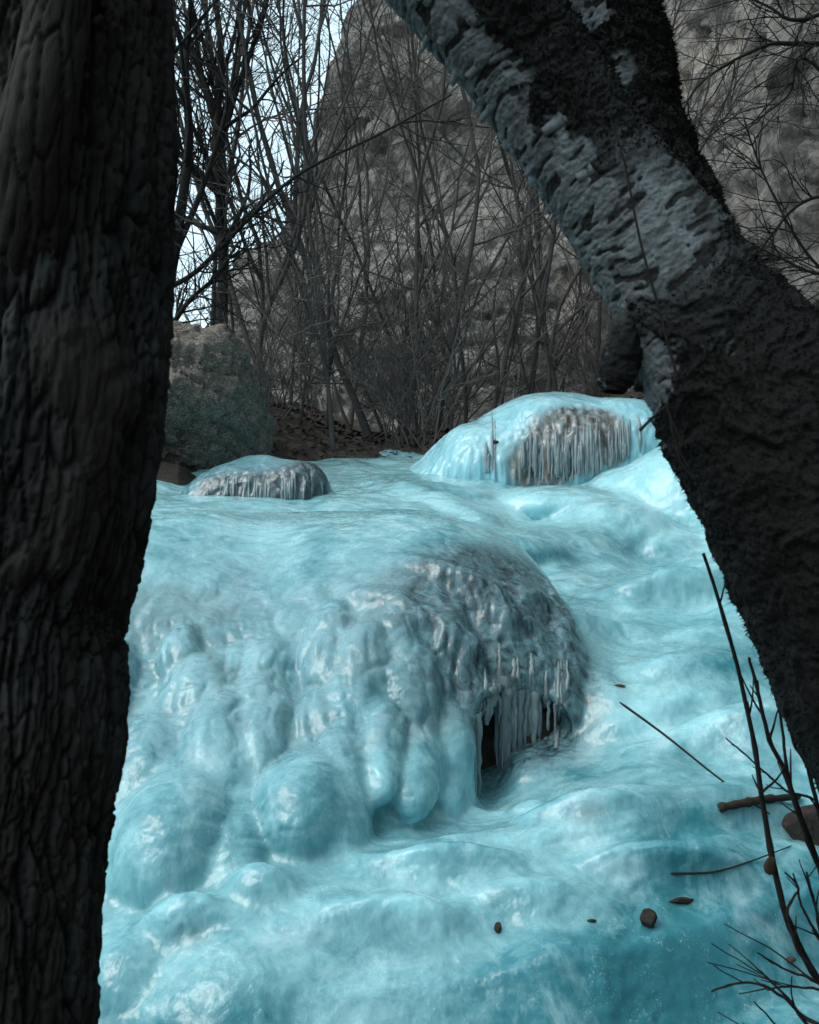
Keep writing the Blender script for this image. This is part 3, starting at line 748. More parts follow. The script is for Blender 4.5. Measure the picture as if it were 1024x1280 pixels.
# ------------------------------------------------------------------ grey boulder on the left bank
p, f = rock_mesh('b', (0, 0, 0), (1, 1, 1), 33, None, amp=0, res=150)
hs = 0
for nx_, ny_, nz_, h_ in [(.12, 0, 1, .78), (1, -.12, -.05, 1.0), (.62, -.78, .08, .98), (-.1, -1, .12, .86), (.15, -.62, -.78, .62), (.1, -.62, .75, .92), (-1, 0, 0, 1.3), (0, 1, 0, .9), (.3, .1, -1, .8), (.75, .2, .72, .98), (.7, -.5, -.6, .86)]:
    nv_ = np.array([nx_, ny_, nz_]); nv_ = nv_ / np.linalg.norm(nv_); hs = hs + np.maximum(p @ nv_, 0.02) ** 34 / h_ ** 34
p = p * (hs ** (-1 / 34))[:, None]
pn = p / np.linalg.norm(p, axis=1)[:, None]
stra = p @ np.array([.35, .2, .9]); tq = stra * 4.5 + .8 * noise(p * 1.6, 31); chip = worley2(p[:, 0] * 4 + p[:, 1] * 2 + .5 * noise(p * 4, 32), p[:, 2] * 5 + .5 * noise(p * 4, 34), 40)[2]
p = p + pn * (.06 * (chip - .5) + .04 * smooth((tq - np.floor(tq)) / .3) +.15 * fbm(p * 2.6, 6, 35, .66) + .05 * (1 - np.abs(noise(p * (6, 6, 11), 38))) * noise(p * 2, 39) + .03 * noise(np.stack([stra * 9 + .4 * noise(p * 2, 36), p[:, 0], p[:, 1]], -1), 37))[:, None]
bc = P(190, 512, 10.6)
tag(link('boulder', make_mesh('boulder', p, f, M['boulder']), loc=bc), 'big leaning grey boulder speckled with lichen on the left bank', 'boulder')
for (px, py, d, r, sd_) in [(212, 612, 9.9, (.34, .4, .26), 41), (180, 640, 9.4, (.4, .4, .25), 42)]:  # dark rock forms added where shadowed ground lies beneath the boulder
    p, f = rock_mesh('b', (0, 0, 0), r, sd_, None, amp=.2, res=40, facet=.3)
    tag(link('rock', make_mesh('rock', p, f, M['brown_rock']), loc=P(px, py, d)), 'dark rock form added for the shadow right under the big grey boulder' if sd_ == 41 else 'broader dark rock form added for the shadow lower down at the ice edge', 'rock')

# ------------------------------------------------------------------ bare trees
def branch_path(g, start, dirv, length, nseg, wob, lift):
    d = np.array(dirv, float); d /= np.linalg.norm(d); pts = [np.array(start, float)]; st = length / nseg
    for i in range(nseg):
        d = d + g.normal(0, wob, 3) + np.array([0, 0, lift]); d /= np.linalg.norm(d)
        pts.append(pts[-1] + d * st)
    return np.array(pts)
def side_dir(g, d, ang):
    d = d / np.linalg.norm(d); r = g.normal(size=3); r -= (r @ d) * d; r /= np.linalg.norm(r) + 1e-9
    return d * math.cos(ang) + r * math.sin(ang)
def grow(seed, h, r0, lean=(0, 0), n1=20, n2=7, n3=4, start=.12, ang=(28, 55), wob=.055, path=None, twig=.0045, fork=True, len1=.34, sides=7):
    g = np.random.default_rng(seed); trunk, crown = Tubes(), Tubes()
    if path is None:
        pt = branch_path(g, (0, 0, -.25), (lean[0], lean[1], 1), h, 26, wob, .03)
    else: pt = catmull(path, 30)
    n = len(pt); rad = r0 * (1 - .86 * np.linspace(0, 1, n) ** 1.1) + twig; rad[:2] *= 1.25
    trunk.add(pt, rad, sides)
    mains = [(pt, rad)]
    if fork:
        for kf in range(int(g.integers(1, 3))):
            i = int(g.uniform(.12, .5) * n); dd = side_dir(g, pt[i + 1] - pt[i], R(g.uniform(14, 30)))
            q = branch_path(g, pt[i], dd, h * (1 - i / n) * g.uniform(.75, 1), 20, wob, .05)
            rr = rad[i] * .72 * (1 - .88 * np.linspace(0, 1, len(q))) + twig; trunk.add(q, rr, sides - 1); mains.append((q, rr))
    L1 = []
    for q, rr in mains:
        m = len(q)
        for k in range(n1 if q is pt else n1 // 2):
            t = g.uniform(start if q is pt else .15, .97); i = min(int(t * (m - 1)), m - 2)
            dd = side_dir(g, q[i + 1] - q[i], R(g.uniform(*ang)))
            ln = h * len1 * (1 - .62 * t) * g.uniform(.5, 1.15)
            b = branch_path(g, q[i], dd, ln, 9, .13, .035); br = np.minimum(rr[i] * .55, .05) * (1 - .8 * np.linspace(0, 1, 10)) + twig * .8
            crown.add(b, br, 4); L1.append((b, br, ln))
    for b, br, ln in L1:
        for k in range(int(g.poisson(n2))):
            i = int(g.uniform(.12, .98) * 9); dd = side_dir(g, b[i + 1] - b[i], R(g.uniform(25, 60)))
            l2 = ln * g.uniform(.2, .5); c = branch_path(g, b[i], dd, l2, 5, .17, .04)
            crown.add(c, np.linspace(min(br[i] * .6, .016), twig * .55, 6), 3)
            for kk in range(int(g.poisson(n3))):
                i2 = int(g.uniform(.15, .98) * 5); d3 = side_dir(g, c[i2 + 1] - c[i2], R(g.uniform(25, 60)))
                e = branch_path(g, c[i2], d3, l2 * g.uniform(.25, .6) + .05, 3, .18, .04)
                crown.add(e, np.linspace(twig * .7, twig * .4, 4), 3)
    return trunk, crown
def tree(name, label, tr, cr, loc, bark='bark_far', twig='twig_far', group=None, rotz=0, scale=1.0, cat='tree'):
    root = empty(name, loc); root.rotation_euler.z = rotz; root.scale = (scale,) * 3
    tag(root, label, cat, group)
    link('trunk', tr.mesh('trunk', M[bark]) if isinstance(tr, Tubes) else tr, root)
    link('crown', cr.mesh('crown', M[twig]) if isinstance(cr, Tubes) else cr, root)
    return root
def gpt(px, d):
    x = (px - CX) / F * d; return np.array([x, d, float(bank_z(np.array(x), np.array(float(d)))) - .02])

# two larger trees against the sky
b0 = gpt(276, 13.0)
def rel(pts, b): return [P(*p_) - b for p_ in pts]
tr, cr = grow(201, 8.5, .085, wob=.1, n1=15, n2=6, n3=4, start=.30, ang=(25, 60), path=[np.array([0, 0, -.2])] + rel([(277, 400, 13), (279, 300, 13), (270, 180, 13), (276, 60, 13), (262, -60, 13), (266, -200, 13)], b0), twig=.005, len1=.30)
for path, r in [([(272, 200, 13), (300, 100, 13.2), (330, 20, 13.4), (352, -90, 13.6)], .042), ([(278, 300, 13), (250, 230, 12.8), (222, 170, 12.5), (205, 60, 12.3)], .035), ([(270, 150, 13), (252, 90, 12.9), (240, 0, 12.7), (236, -120, 12.6)], .04)]:
    q = catmull(rel(path, b0), 14); tr.add(q, np.linspace(r, .016, 14), 6)
    g = np.random.default_rng(int(r * 1e4))
    for k in range(16):
        i = int(g.uniform(1, 12)); bb = branch_path(g, q[i], side_dir(g, q[i + 1] - q[i], R(g.uniform(25, 60))), g.uniform(.4, 1.3), 8, .14, .03)
        cr.add(bb, np.linspace(.015, .004, 9), 4)
        for kk in range(9):
            i2 = int(g.uniform(1, 7)); cr.add(branch_path(g, bb[i2], side_dir(g, bb[i2 + 1] - bb[i2], R(g.uniform(25, 60))), g.uniform(.12, .5), 4, .16, .03), np.linspace(.006, .0022, 5), 3)
tree('bare_tree', 'dark upright bare tree standing behind the grey boulder against the sky', tr, cr, b0, 'bark_dark', 'bark_dark')
b1 = gpt(205, 11.6)
tr, cr = grow(207, 8, .08, n1=15, n2=6, n3=4, start=.3, path=[np.array([0, 0, -.2])] + rel([(205, 400, 11.6), (222, 290, 11.6), (236, 180, 11.6), (232, 80, 11.6), (244, -40, 11.7), (262, -200, 11.8)], b1), twig=.005, len1=.32)
for path, r in [([(222, 310, 11.6), (255, 230, 11.8), (285, 130, 12), (300, 40, 12.2), (330, -80, 12.4)], .04), ([(210, 360, 11.6), (245, 340, 11.5), (290, 295, 11.5), (345, 240, 11.4), (395, 205, 11.4), (470, 170, 11.3), (565, 118, 11.2)], .032),
                ([(207, 420, 11.6), (235, 378, 11.4), (270, 345, 11.3), (300, 300, 11.2)], .035)]:
    q = catmull(rel(path, b1), 18); tr.add(q, np.linspace(r, .010, 18), 6)
    g = np.random.default_rng(int(r * 1e4) + 3)
    for k in range(18):
        i = int(g.uniform(2, 16)); bb = branch_path(g, q[i], side_dir(g, q[i + 1] - q[i], R(g.uniform(25, 65))), g.uniform(.4, 1.2), 8, .14, .03)
        cr.add(bb, np.linspace(.013, .004, 9), 4)
        for kk in range(7):
            i2 = int(g.uniform(1, 7)); cr.add(branch_path(g, bb[i2], side_dir(g, bb[i2 + 1] - bb[i2], R(g.uniform(25, 60))), g.uniform(.12, .45), 4, .16, .03), np.linspace(.006, .0022, 5), 3)
tree('bare_tree', 'crooked bare tree beside the thick left trunk with one long arching bough', tr, cr, b1, 'bark_dark', 'bark_dark')

# thicket: a few grown forms, copied as individuals
protos = []
for k in range(12):
    g = np.random.default_rng(500 + k)
    tr, cr = grow(520 + k, g.uniform(8.5, 12), g.uniform(.018, .036), lean=(g.uniform(-.24, .24), g.uniform(-.2, .1)), n1=14, n2=4, n3=2.4, start=.08, ang=(26, 62), wob=.10, len1=.27, twig=.0036)
    protos.append((tr.mesh('trunk', M['bark_far']), cr.mesh('crown', M['twig_far'])))
spots = [(327, 12.6), (346, 13.4), (404, 13.2), (421, 12.3), (446, 14.4), (470, 13.4), (497, 13.0), (513, 14.6), (543, 14.2), (566, 13.6), (585, 15.2), (604, 14.4), (636, 15.4), (655, 16.6), (690, 15.6),
         (715, 17.0), (742, 16.2), (380, 15.6), (360, 17.6), (432, 17.0), (480, 18.2), (525, 17.4), (557, 19), (615, 18.6), (672, 19.4), (702, 20.5), (310, 16.8), (290, 19), (255, 17.2), (235, 20),
         (390, 21), (455, 22), (545, 23), (640, 23.5), (730, 21.5), (790, 21.5)]
gs = np.random.default_rng(77)
spots += [(150, 16), (100, 14.5), (60, 18), (10, 15.5), (-60, 17), (-120, 14), (-180, 19), (180, 19.5), (-20, 21), (80, 23)]
for k, (px, d) in enumerate(spots):
    tr, cr = protos[int(gs.integers(len(protos)))]
    near = d < 16
    tree('bare_sapling', 'slender bare tree rooted at the front of the thicket just above the ice' if near else 'slender bare tree deep in the thicket before the cliff', tr, cr, gpt(px, d),
         group='front trees of the thicket' if near else 'rear trees of the thicket', rotz=gs.uniform(0, 6.28), scale=gs.uniform(.9, 1.35))
# leaning poles and low brush
brush = []
for k in range(5):
    g = np.random.default_rng(600 + k); T = Tubes(); Tw = T
    for s_ in range(7):
        b = branch_path(g, (g.normal(0, .12), g.normal(0, .12), -.1), (g.normal(0, .42), g.normal(0, .42), 1), g.uniform(1.4, 3.6), 12, .09, .02)
        T.add(b, np.linspace(g.uniform(.006, .014), .003, 13), 5)
        for kk in range(13):
            i = int(g.uniform(2, 11)); c = branch_path(g, b[i], side_dir(g, b[i + 1] - b[i], R(g.uniform(25, 65))), g.uniform(.25, 1.0), 6, .16, .02); Tw.add(c, np.linspace(.007, .003, 7), 3)
            for k3 in range(3):
                i2 = int(g.uniform(1, 5)); Tw.add(branch_path(g, c[i2], side_dir(g, c[i2 + 1] - c[i2], R(g.uniform(25, 60))), g.uniform(.1, .4), 3, .18, .02), np.linspace(.004, .002, 4), 3)
    brush.append(T.mesh('crown', M['twig_far']))
for k in range(14):
    px = gs.uniform(300, 800); d = gs.uniform(12.4, 20)
    if k < 5: px, d = gs.uniform(325, 545), gs.uniform(11.6, 13)
    root = empty('bare_shrub', gpt(px, d)); root.rotation_euler.z = gs.uniform(0, 6.28); root.scale = (gs.uniform(.8, 1.3),) * 3
    tag(root, 'low tangled leafless shrub among the thicket trees', 'shrub', 'leafless shrubs of the thicket')
    tag(link('crown', brush[int(gs.integers(5))], root), kind='stuff')

# bare boughs reaching in from beyond the right edge
b2 = gpt(1330, 7.0)
tr, cr = grow(801, 7, .11, n1=6, n2=3, n3=2, path=[np.array([0, 0, -.2])] + rel([(1320, 500, 7), (1290, 250, 7), (1270, 0, 7), (1280, -300, 7)], b2), start=.5)
g = np.random.default_rng(31)
for path, r in [([(1290, 90, 7), (1130, 60, 6.9), (1000, 55, 6.8), (950, 60, 6.8), (870, 110, 6.8), (838, 190, 6.8)], .018), ([(1280, 30, 7), (1100, 0, 6.8), (1000, 25, 6.7), (960, 8, 6.7), (900, -20, 6.7)], .016),
                ([(1300, 200, 7), (1100, 240, 6.9), (1010, 250, 6.8), (960, 300, 6.8), (900, 390, 6.8)], .014), ([(1310, 330, 7), (1130, 200, 6.8), (1010, 75, 6.7), (985, 120, 6.7), (930, 160, 6.7)], .013),
                ([(1320, 450, 7), (1150, 330, 6.9), (1040, 345, 6.8), (970, 320, 6.8), (905, 285, 6.8)], .013), ([(1320, 480, 7), (1120, 400, 6.9), (1020, 330, 6.8), (960, 230, 6.8), (930, 150, 6.8)], .012)]:
    q = catmull(rel(path, b2), 26); cr.add(q, np.linspace(r * 1.5, .004, 26), 5)
    for k in range(26):
        i = int(g.uniform(6, 24)); bb = branch_path(g, q[i], side_dir(g, q[i + 1] - q[i], R(g.uniform(25, 65))), g.uniform(.2, .8), 8, .12, -.01)
        cr.add(bb, np.linspace(.0055, .002, 9), 4)
        for kk in range(4):
            i2 = int(g.uniform(1, 7)); cr.add(branch_path(g, bb[i2], side_dir(g, bb[i2 + 1] - bb[i2], R(g.uniform(25, 60))), g.uniform(.08, .3), 4, .14, 0), np.linspace(.003, .0015, 5), 3)
tree('bare_tree', 'bare tree whose thin dark boughs hang before the pitted right hand cliff', tr, cr, b2, 'bark_dark', 'bark_dark')

# dark conifers clinging to the left rim of the cliff
def conifer(seed, h):
    g = np.random.default_rng(seed); T = Tubes(); T.add(np.stack([np.zeros(8), np.zeros(8), np.linspace(-.4, h, 8)], -1), np.linspace(.10, .01, 8), 6)
    vs_, fs = [], []; cnt = 0
    for k in range(int(h * 55)):
        t = g.uniform(.08, 1) ** .8; zz = h * t; a = g.uniform(0, 6.28); ln = (1 - t) * h * .24 * g.uniform(.5, 1.1) + .1
        d = np.array([math.cos(a), math.sin(a), g.uniform(-.35, .15)]); pr = np.array([-math.sin(a), math.cos(a), 0])
        for m in range(9):
            s = g.uniform(.15, 1) * ln; c = d * s + np.array([0, 0, zz]) + g.normal(0, .03, 3); w = g.uniform(.05, .13); e = d * w + pr * g.normal(0, .09) + np.array([0, 0, g.normal(0, .04)])
            vs_ += [c, c + e + pr * .03, c + e * 1.5, c + e - pr * .03 + np.array([0, 0, .03])]; fs.append([cnt, cnt + 1, cnt + 2, cnt + 3]); cnt += 4
    return T.mesh('trunk', M['bark_dark']), make_mesh('crown', np.array(vs_), np.array(fs), M['needle'])
cn = [conifer(900 + k, h) for k, h in enumerate((3.2, 2.4, 2.8))]

# ------------------------------------------------------------------ near trunks
def skin(path, radii, nu, nv, disp):
    """path (k,3), radii (k,), disp(theta, s, pos, R) -> radial offset and attributes"""
    c = catmull(path, nv); r = catmull(np.asarray(radii, float)[:, None], nv)[:, 0]
    s = np.r_[0, np.cumsum(np.linalg.norm(np.diff(c, axis=0), axis=1))]
    T, A, B = frames(c); th = np.linspace(0, 2 * np.pi, nu, endpoint=False)
    d = A[:, None] * np.cos(th)[None, :, None] + B[:, None] * np.sin(th)[None, :, None]
    pos = c[:, None] + d * r[:, None, None]
    off, attrs = disp(th[None] + 0 * s[:, None], s[:, None] + 0 * th[None], pos, d)
    pos = pos + d * off[..., None]
    i = np.arange(nv - 1)[:, None] * nu; j = np.arange(nu)[None]; k = (j + 1) % nu
    f = np.stack([i + j, i + k, i + nu + k, i + nu + j], -1).reshape(-1, 4)
    return pos.reshape(-1, 3), f, {k_: a.ravel() for k_, a in attrs.items()}, d.reshape(-1, 3)
DL = 1.35
def bark_disp(th, s, pos, d):
    wx = .22 * noise(pos * (9, 9, 5), 301) + .10 * noise(pos * (26, 26, 12), 302)
    u = th / (2 * np.pi) * 46; vv = s * 11
    f1, f2, cid = worley2(u * 1.05 + wx * 2.2, vv * .55 + wx * 1.5, 303)
    e = np.clip((f2 - f1) / .20, 0, 1)
    g1, g2, gid = worley2(u * 2.6 + wx * 3, vv * 2.1 + wx * 2, 305); e2 = np.clip((g2 - g1) / .22, 0, 1)
    fib = noise(np.stack([u * 5 + wx * 6, vv * 1.6, u * 0], -1), 311)
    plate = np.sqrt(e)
    # swirl scars and burl, placed on the side that faces the clearing
    def spot(px, py, rx, ry):
        c = P(px, py, DL - .17); return np.exp(-((pos[..., 0] - c[0]) / rx) ** 2 - ((pos[..., 2] - c[2]) / ry) ** 2) * (pos[..., 1] < DL - .07)
    scar = np.clip(1.3 * spot(75, 440, .035, .055) + 1.2 * spot(95, 520, .018, .10) + 1.1 * spot(140, 490, .024, .024) + .9 * spot(60, 640, .022, .07) + .8 * spot(20, 700, .02, .03), 0, 1)
    ring = np.sin(np.hypot((pos[..., 0] - P(145, 490, DL - .17)[0]) * 1.1, pos[..., 2] - P(145, 490, DL - .17)[2]) * 230) * spot(145, 490, .05, .05)
    off = .013 * (plate - .6) + .006 * (e2 - .5) * plate + .010 * (cid - .5) * plate + .003 * fib + .006 * noise(pos * (5, 5, 3), 307) + .006 * fbm(pos * (55, 55, 30), 4, 308, .65)
    off = off * (1 - .75 * scar) + .018 * scar + .005 * ring
    off += .010 * spot(150, 480, .05, .06) + .018 * spot(165, 905, .05, .06) - .02 * spot(158, 840, .05, .05)
    tint = .5 + .5 * noise(pos * (6, 6, 1.8), 309) + .5 * (cid - .5)
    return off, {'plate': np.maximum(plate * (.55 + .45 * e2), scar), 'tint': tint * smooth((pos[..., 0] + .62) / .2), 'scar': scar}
lp = [P(px, py, DL) for px, py in [(-170, 2420), (-150, 2100), (-110, 1700), (-62, 1380), (-52, 1270), (-36, 1060), (-14, 900), (-8, 760), (20, 640), (42, 450), (48, 250), (52, 60), (54, -120), (60, -400), (70, -900), (80, -1700)]]
lr = [.36, .27, .19, .162, .161, .160, .164, .160, .162, .162, .164, .164, .162, .16, .13, .08]
pv, pf, at, _ = skin(lp, lr, 420, 1100, bark_disp)
base = np.array([lp[0][0], lp[0][1], lp[0][2]])
lt = empty('tree', base); tag(lt, 'thick dark tree trunk with deeply furrowed bark and a swirling burl scar', 'tree')
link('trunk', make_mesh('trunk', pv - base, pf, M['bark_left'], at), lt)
def limb_disp(th, s, pos, d):
    f1_, f2_, c_ = worley2(th / (2 * np.pi) * 13 + .5 * noise(pos * 12, 326), s * 9 + .5 * noise(pos * 12, 327), 328); k_ = .6 * fbm(pos * (34, 34, 9), 4, 321, .65) + 1.1 * (np.sqrt(np.clip((f2_ - f1_) / .25, 0, 1)) - .6); o = .006 * k_ + .006 * noise(pos * 9, 323); return o, {'plate': .35 + .6 * smooth((k_ + .35) / .5), 'tint': o * 0, 'scar': .5 + 0 * o}
lpath = [P(px, py, d) for px, py, d in [(30, 380, 1.30), (26, 300, 1.22), (36, 210, 1.18), (56, 110, 1.16), (72, 0, 1.15), (84, -130, 1.14), (100, -400, 1.12), (140, -1000, 1.1)]]
pv, pf, at, _ = skin(lpath, [.05, .05, .043, .038, .036, .036, .034, .02], 90, 260, limb_disp)
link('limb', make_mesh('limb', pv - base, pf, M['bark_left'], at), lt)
# crown of the thick tree, high above the frame
def high_crown(seed, start, h, n):
    g = np.random.default_rng(seed); C = Tubes()
    for k in range(n):
        b = branch_path(g, start + np.array([0, 0, g.uniform(-1.2, .3)]), (g.normal(0, .7), g.normal(0, .7), g.uniform(.5, 1)), g.uniform(.6, 1) * h, 12, .1, .03); C.add(b, np.linspace(.04, .006, 13), 5)
        for kk in range(10):
            i = int(g.uniform(2, 11)); c = branch_path(g, b[i], side_dir(g, b[i + 1] - b[i], R(g.uniform(25, 60))), g.uniform(.4, 1.2), 6, .14, .03); C.add(c, np.linspace(.012, .003, 7), 3)
    return C
def at_origin(Tb, o): return make_mesh('crown', np.concatenate(Tb.v) - o, np.concatenate(Tb.f), M['bark_dark'])
link('crown', at_origin(high_crown(41, lp[-1], 3.5, 14), base), lt)

# leaning birch
DB = 1.6
def birch_disp(th, s, pos, d):
    w = noise(pos * 7, 401) * .5 + noise(pos * 18, 402) * .25
    # moss sits on the upper and right hand flank
    upside = d[..., 0] * .55 + d[..., 2] * .75 + .15
    px_ = pos[..., 0] / pos[..., 1] * F + CX; py_ = 708 - (pos[..., 2] - CAMZ) / pos[..., 1] * F
    mz = 1.2 * smooth((pos[..., 0] - .33) / .12) * smooth((1.98 - pos[..., 2]) / .2)
    moss = smooth((upside + .50 * w + 1.0 * fbm(pos * 11, 5, 403, .65) + .9 * mz + .28) / .12)
    bare = np.exp(-((pos[..., 0] - P(800, 300, DB)[0]) / .085) ** 2 - ((pos[..., 2] - P(800, 300, DB)[2]) / .10) ** 2)
    moss = np.clip(moss - 1.5 * bare, 0, 1)
    # peeling: bands round the stem
    u = th / (2 * np.pi) * 17; vv = s * 105
    def nz2(a, b, sd): return noise(np.stack([a, b, a * 0], -1), sd)
    A1 = nz2(u * .9 + w * 1.5, vv * .42 + w * 4, 404); B1 = nz2(u * 1.2 + w * 2, vv * 1.25 + w * 5, 406); C1 = nz2(u * 3 + w * 2, vv * 3.2 + w * 4, 407)
    cid = smooth(A1 * .9 + .5); e = smooth((B1 + .6) / .35); gid = C1 * .5 + .5; e2 = smooth((C1 + .7) / .5)
    peel = e * (.45 + .55 * smooth((A1 + .45) / .3)) * (.7 + .3 * e2)
    flake = (vv + w * 3.2 - np.floor(vv + w * 3.2))
    slit = noise(np.stack([u * 1.1, vv * 2.2 + w * 5, u * 0], -1), 415); off = (1 - moss) * (.002 * (cid - .4) + .0018 * e + .001 * B1 + .0014 * C1) + moss * (.008 + .016 * fbm(pos * 20 + 3 * np.stack([w, w, w], -1), 6, 407, .66))
    off += .008 * noise(pos * 6, 409) + .0035 * fbm(pos * 110, 4, 410, .65)
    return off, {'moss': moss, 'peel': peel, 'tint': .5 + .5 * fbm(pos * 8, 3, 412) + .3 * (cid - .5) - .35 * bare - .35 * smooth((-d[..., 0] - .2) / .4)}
bp = [P(px, py, d) for px, py, d in [(1900, 2250, 1.9), (1640, 1750, 1.78), (1380, 1280, 1.68), (1200, 940, 1.62), (1072, 705, 1.6), (962, 525, 1.6), (872, 392, 1.6), (802, 288, 1.6), (733, 188, 1.6), (664, 90, 1.6), (592, -8, 1.6), (510, -130, 1.6), (380, -380, 1.62), (250, -800, 1.7)]]
br_ = [r * DB / F for r in (270, 215, 180, 165, 152, 124, 96, 80, 75, 76, 88, 96, 90, 70)]
pv, pf, at, dn = skin(bp, br_, 420, 900, birch_disp)
base = bp[0].copy(); bt = empty('birch_tree', base); tag(bt, 'leaning birch trunk with peeling grey bark and black moss forking overhead', 'tree')
link('trunk', make_mesh('trunk', pv - base, pf, M['birch'], at), bt)
tufts = [(pv, at['moss'], dn)]
sp_ = [P(px, py, d) for px, py, d in [(868, 420, 1.63), (846, 330, 1.66), (822, 240, 1.68), (800, 150, 1.69), (784, 70, 1.70), (766, -10, 1.71), (742, -120, 1.72), (700, -400, 1.75), (660, -800, 1.8)]]
pv, pf, at, dn = skin(sp_, [r * 1.68 / F for r in (80, 68, 58, 52, 50, 51, 50, 42, 25)], 220, 460, birch_disp)
at['tint'] = np.clip(at['tint'] + .35, 0, 1.3)
link('fork', make_mesh('fork', pv - base, pf, M['birch'], at), bt); tufts.append((pv, at['moss'], dn))
wp = [P(px, py, d) for px, py, d in [(960, 640, 1.62), (1010, 560, 1.64), (1080, 525, 1.66), (1180, 490, 1.7), (1330, 420, 1.78), (1500, 250, 1.9), (1600, -200, 2.0)]]
pv, pf, at, dn = skin(wp, [r * 1.65 / F for r in (120, 138, 136, 125, 110, 95, 70)], 260, 420, birch_disp)
link('side_limb', make_mesh('side_limb', pv - base, pf, M['birch'], at), bt); tufts.append((pv, at['moss'], dn))
link('crown', at_origin(high_crown(43, bp[-1], 3.0, 10), base), bt)
# moss tufts
gm = np.random.default_rng(51); vs_ = []
for pv_, mo, dd in tufts:
    ok = np.where((mo > .55) & (pv_[:, 2] > .6) & (pv_[:, 2] < 3.2))[0]; pick = gm.choice(ok, min(len(ok), 22000), replace=False)
    c = pv_[pick]; nrm = dd[pick] + gm.normal(0, .55, (len(pick), 3)) + np.array([0, 0, -.25]); nrm /= np.linalg.norm(nrm, axis=1)[:, None]
    L = gm.uniform(.002, .010, (len(pick), 1)); sd2 = np.cross(nrm, gm.normal(size=(len(pick), 3))); sd2 /= np.linalg.norm(sd2, axis=1)[:, None] + 1e-9
    w = gm.uniform(.0008, .0022, (len(pick), 1))
    vs_.append(np.stack([c - sd2 * w, c + sd2 * w, c + nrm * L], 1).reshape(-1, 3))
vs_ = np.concatenate(vs_) - base
tag(link('moss', make_mesh('moss', vs_, np.arange(len(vs_)).reshape(-1, 3), M['moss'], smooth_shade=False), bt), kind='stuff')
# loose curls of bark along the lower edge
gk = np.random.default_rng(61)
lite = NT('loose birch bark'); vv = lite.coord(); lite.bs(Base_Color=lite.mix(lite.noise(vv, 40, 4, .6), (.05, .055, .058), (.26, .30, .31)), Roughness=.7); M['curl'] = lite.m
axis = catmull(bp, 900); rads = catmull(np.array(br_)[:, None], 900)[:, 0]; Tt, Aa, Bb = frames(axis)
for k in range(22):
    i = int(gk.uniform(330, 700)); a = gk.uniform(-.2, 2.4) if k % 2 else gk.uniform(.9, 2.2)
    nrm = Aa[i] * math.cos(a) - Bb[i] * math.sin(a) if False else Aa[i] * math.cos(a) + Bb[i] * math.sin(a)
    if nrm[0] > .2: nrm = Aa[i] * math.cos(-a) + Bb[i] * math.sin(-a)
    tang = np.cross(nrm, Tt[i]); w = gk.uniform(.010, .026); L = gk.uniform(.02, .05); curl = gk.uniform(.4, 1.2); m = 7
    pts = []
    for s_ in np.linspace(0, 1, m):
        an = curl * s_; c = axis[i] + nrm * (rads[i] + .001 + L * .35 * (1 - math.cos(an)) ) + tang * (L * math.sin(an) / max(curl, .5))
        pts += [c - Tt[i] * w * .5 * (1 - .4 * s_), c + Tt[i] * w * .5 * (1 - .3 * s_) + gk.normal(0, .001, 3)]
    pts = np.array(pts) - base; fs = np.array([[2 * q_, 2 * q_ + 1, 2 * q_ + 3, 2 * q_ + 2] for q_ in range(m - 1)])
    o = link('bark_curl', make_mesh('bark_curl', pts, fs, M['curl']), bt)
    sol = o.modifiers.new('thick', 'SOLIDIFY'); sol.thickness = .0012
# broken stub below the stem
stub = [P(px, py, 1.58) for px, py in [(800, 385), (786, 420), (774, 450), (768, 476), (766, 490)]]
pv, pf, at, _ = skin(stub, [r * 1.58 / F for r in (24, 21, 19, 13, 3)], 60, 90, birch_disp)
link('branch_stub', make_mesh('branch_stub', pv - base, pf, M['birch'], at), bt)
# twigs sprouting from the trunk edge
T = Tubes()
for path in [[(838, 520), (842, 545), (860, 585)], [(832, 505), (846, 540), (858, 560)], [(846, 560), (852, 580), (868, 600)], [(846, 470), (835, 430), (822, 380), (800, 300), (780, 200), (764, 150)], [(815, 250), (822, 300), (826, 350)], [(800, 538), (818, 520), (836, 505)]]:
    q = catmull([P(a, b, 1.46 if len(path) > 3 else 1.52) for a, b in path], 16) - base; T.add(q, np.linspace(.0026, .0014, 16), 5)
link('sprig', T.mesh('sprig', M['shoot']), bt)

# ------------------------------------------------------------------ shoots, sticks and stones
def ice_at(px, py):
    """point on the built ice surface under a photo pixel"""
    dirv = Vector(P(px, py, 1.0) - np.array([0, 0, CAMZ])).normalized()
    ok, loc, nrm, _ = falls.ray_cast(Vector((0, 0, CAMZ)), dirv)
    if not ok: loc = Vector(hit(px, py)); nrm = Vector((0, 0, 1))
    return np.array(loc), np.array(nrm)
bpy.context.view_layer.update()

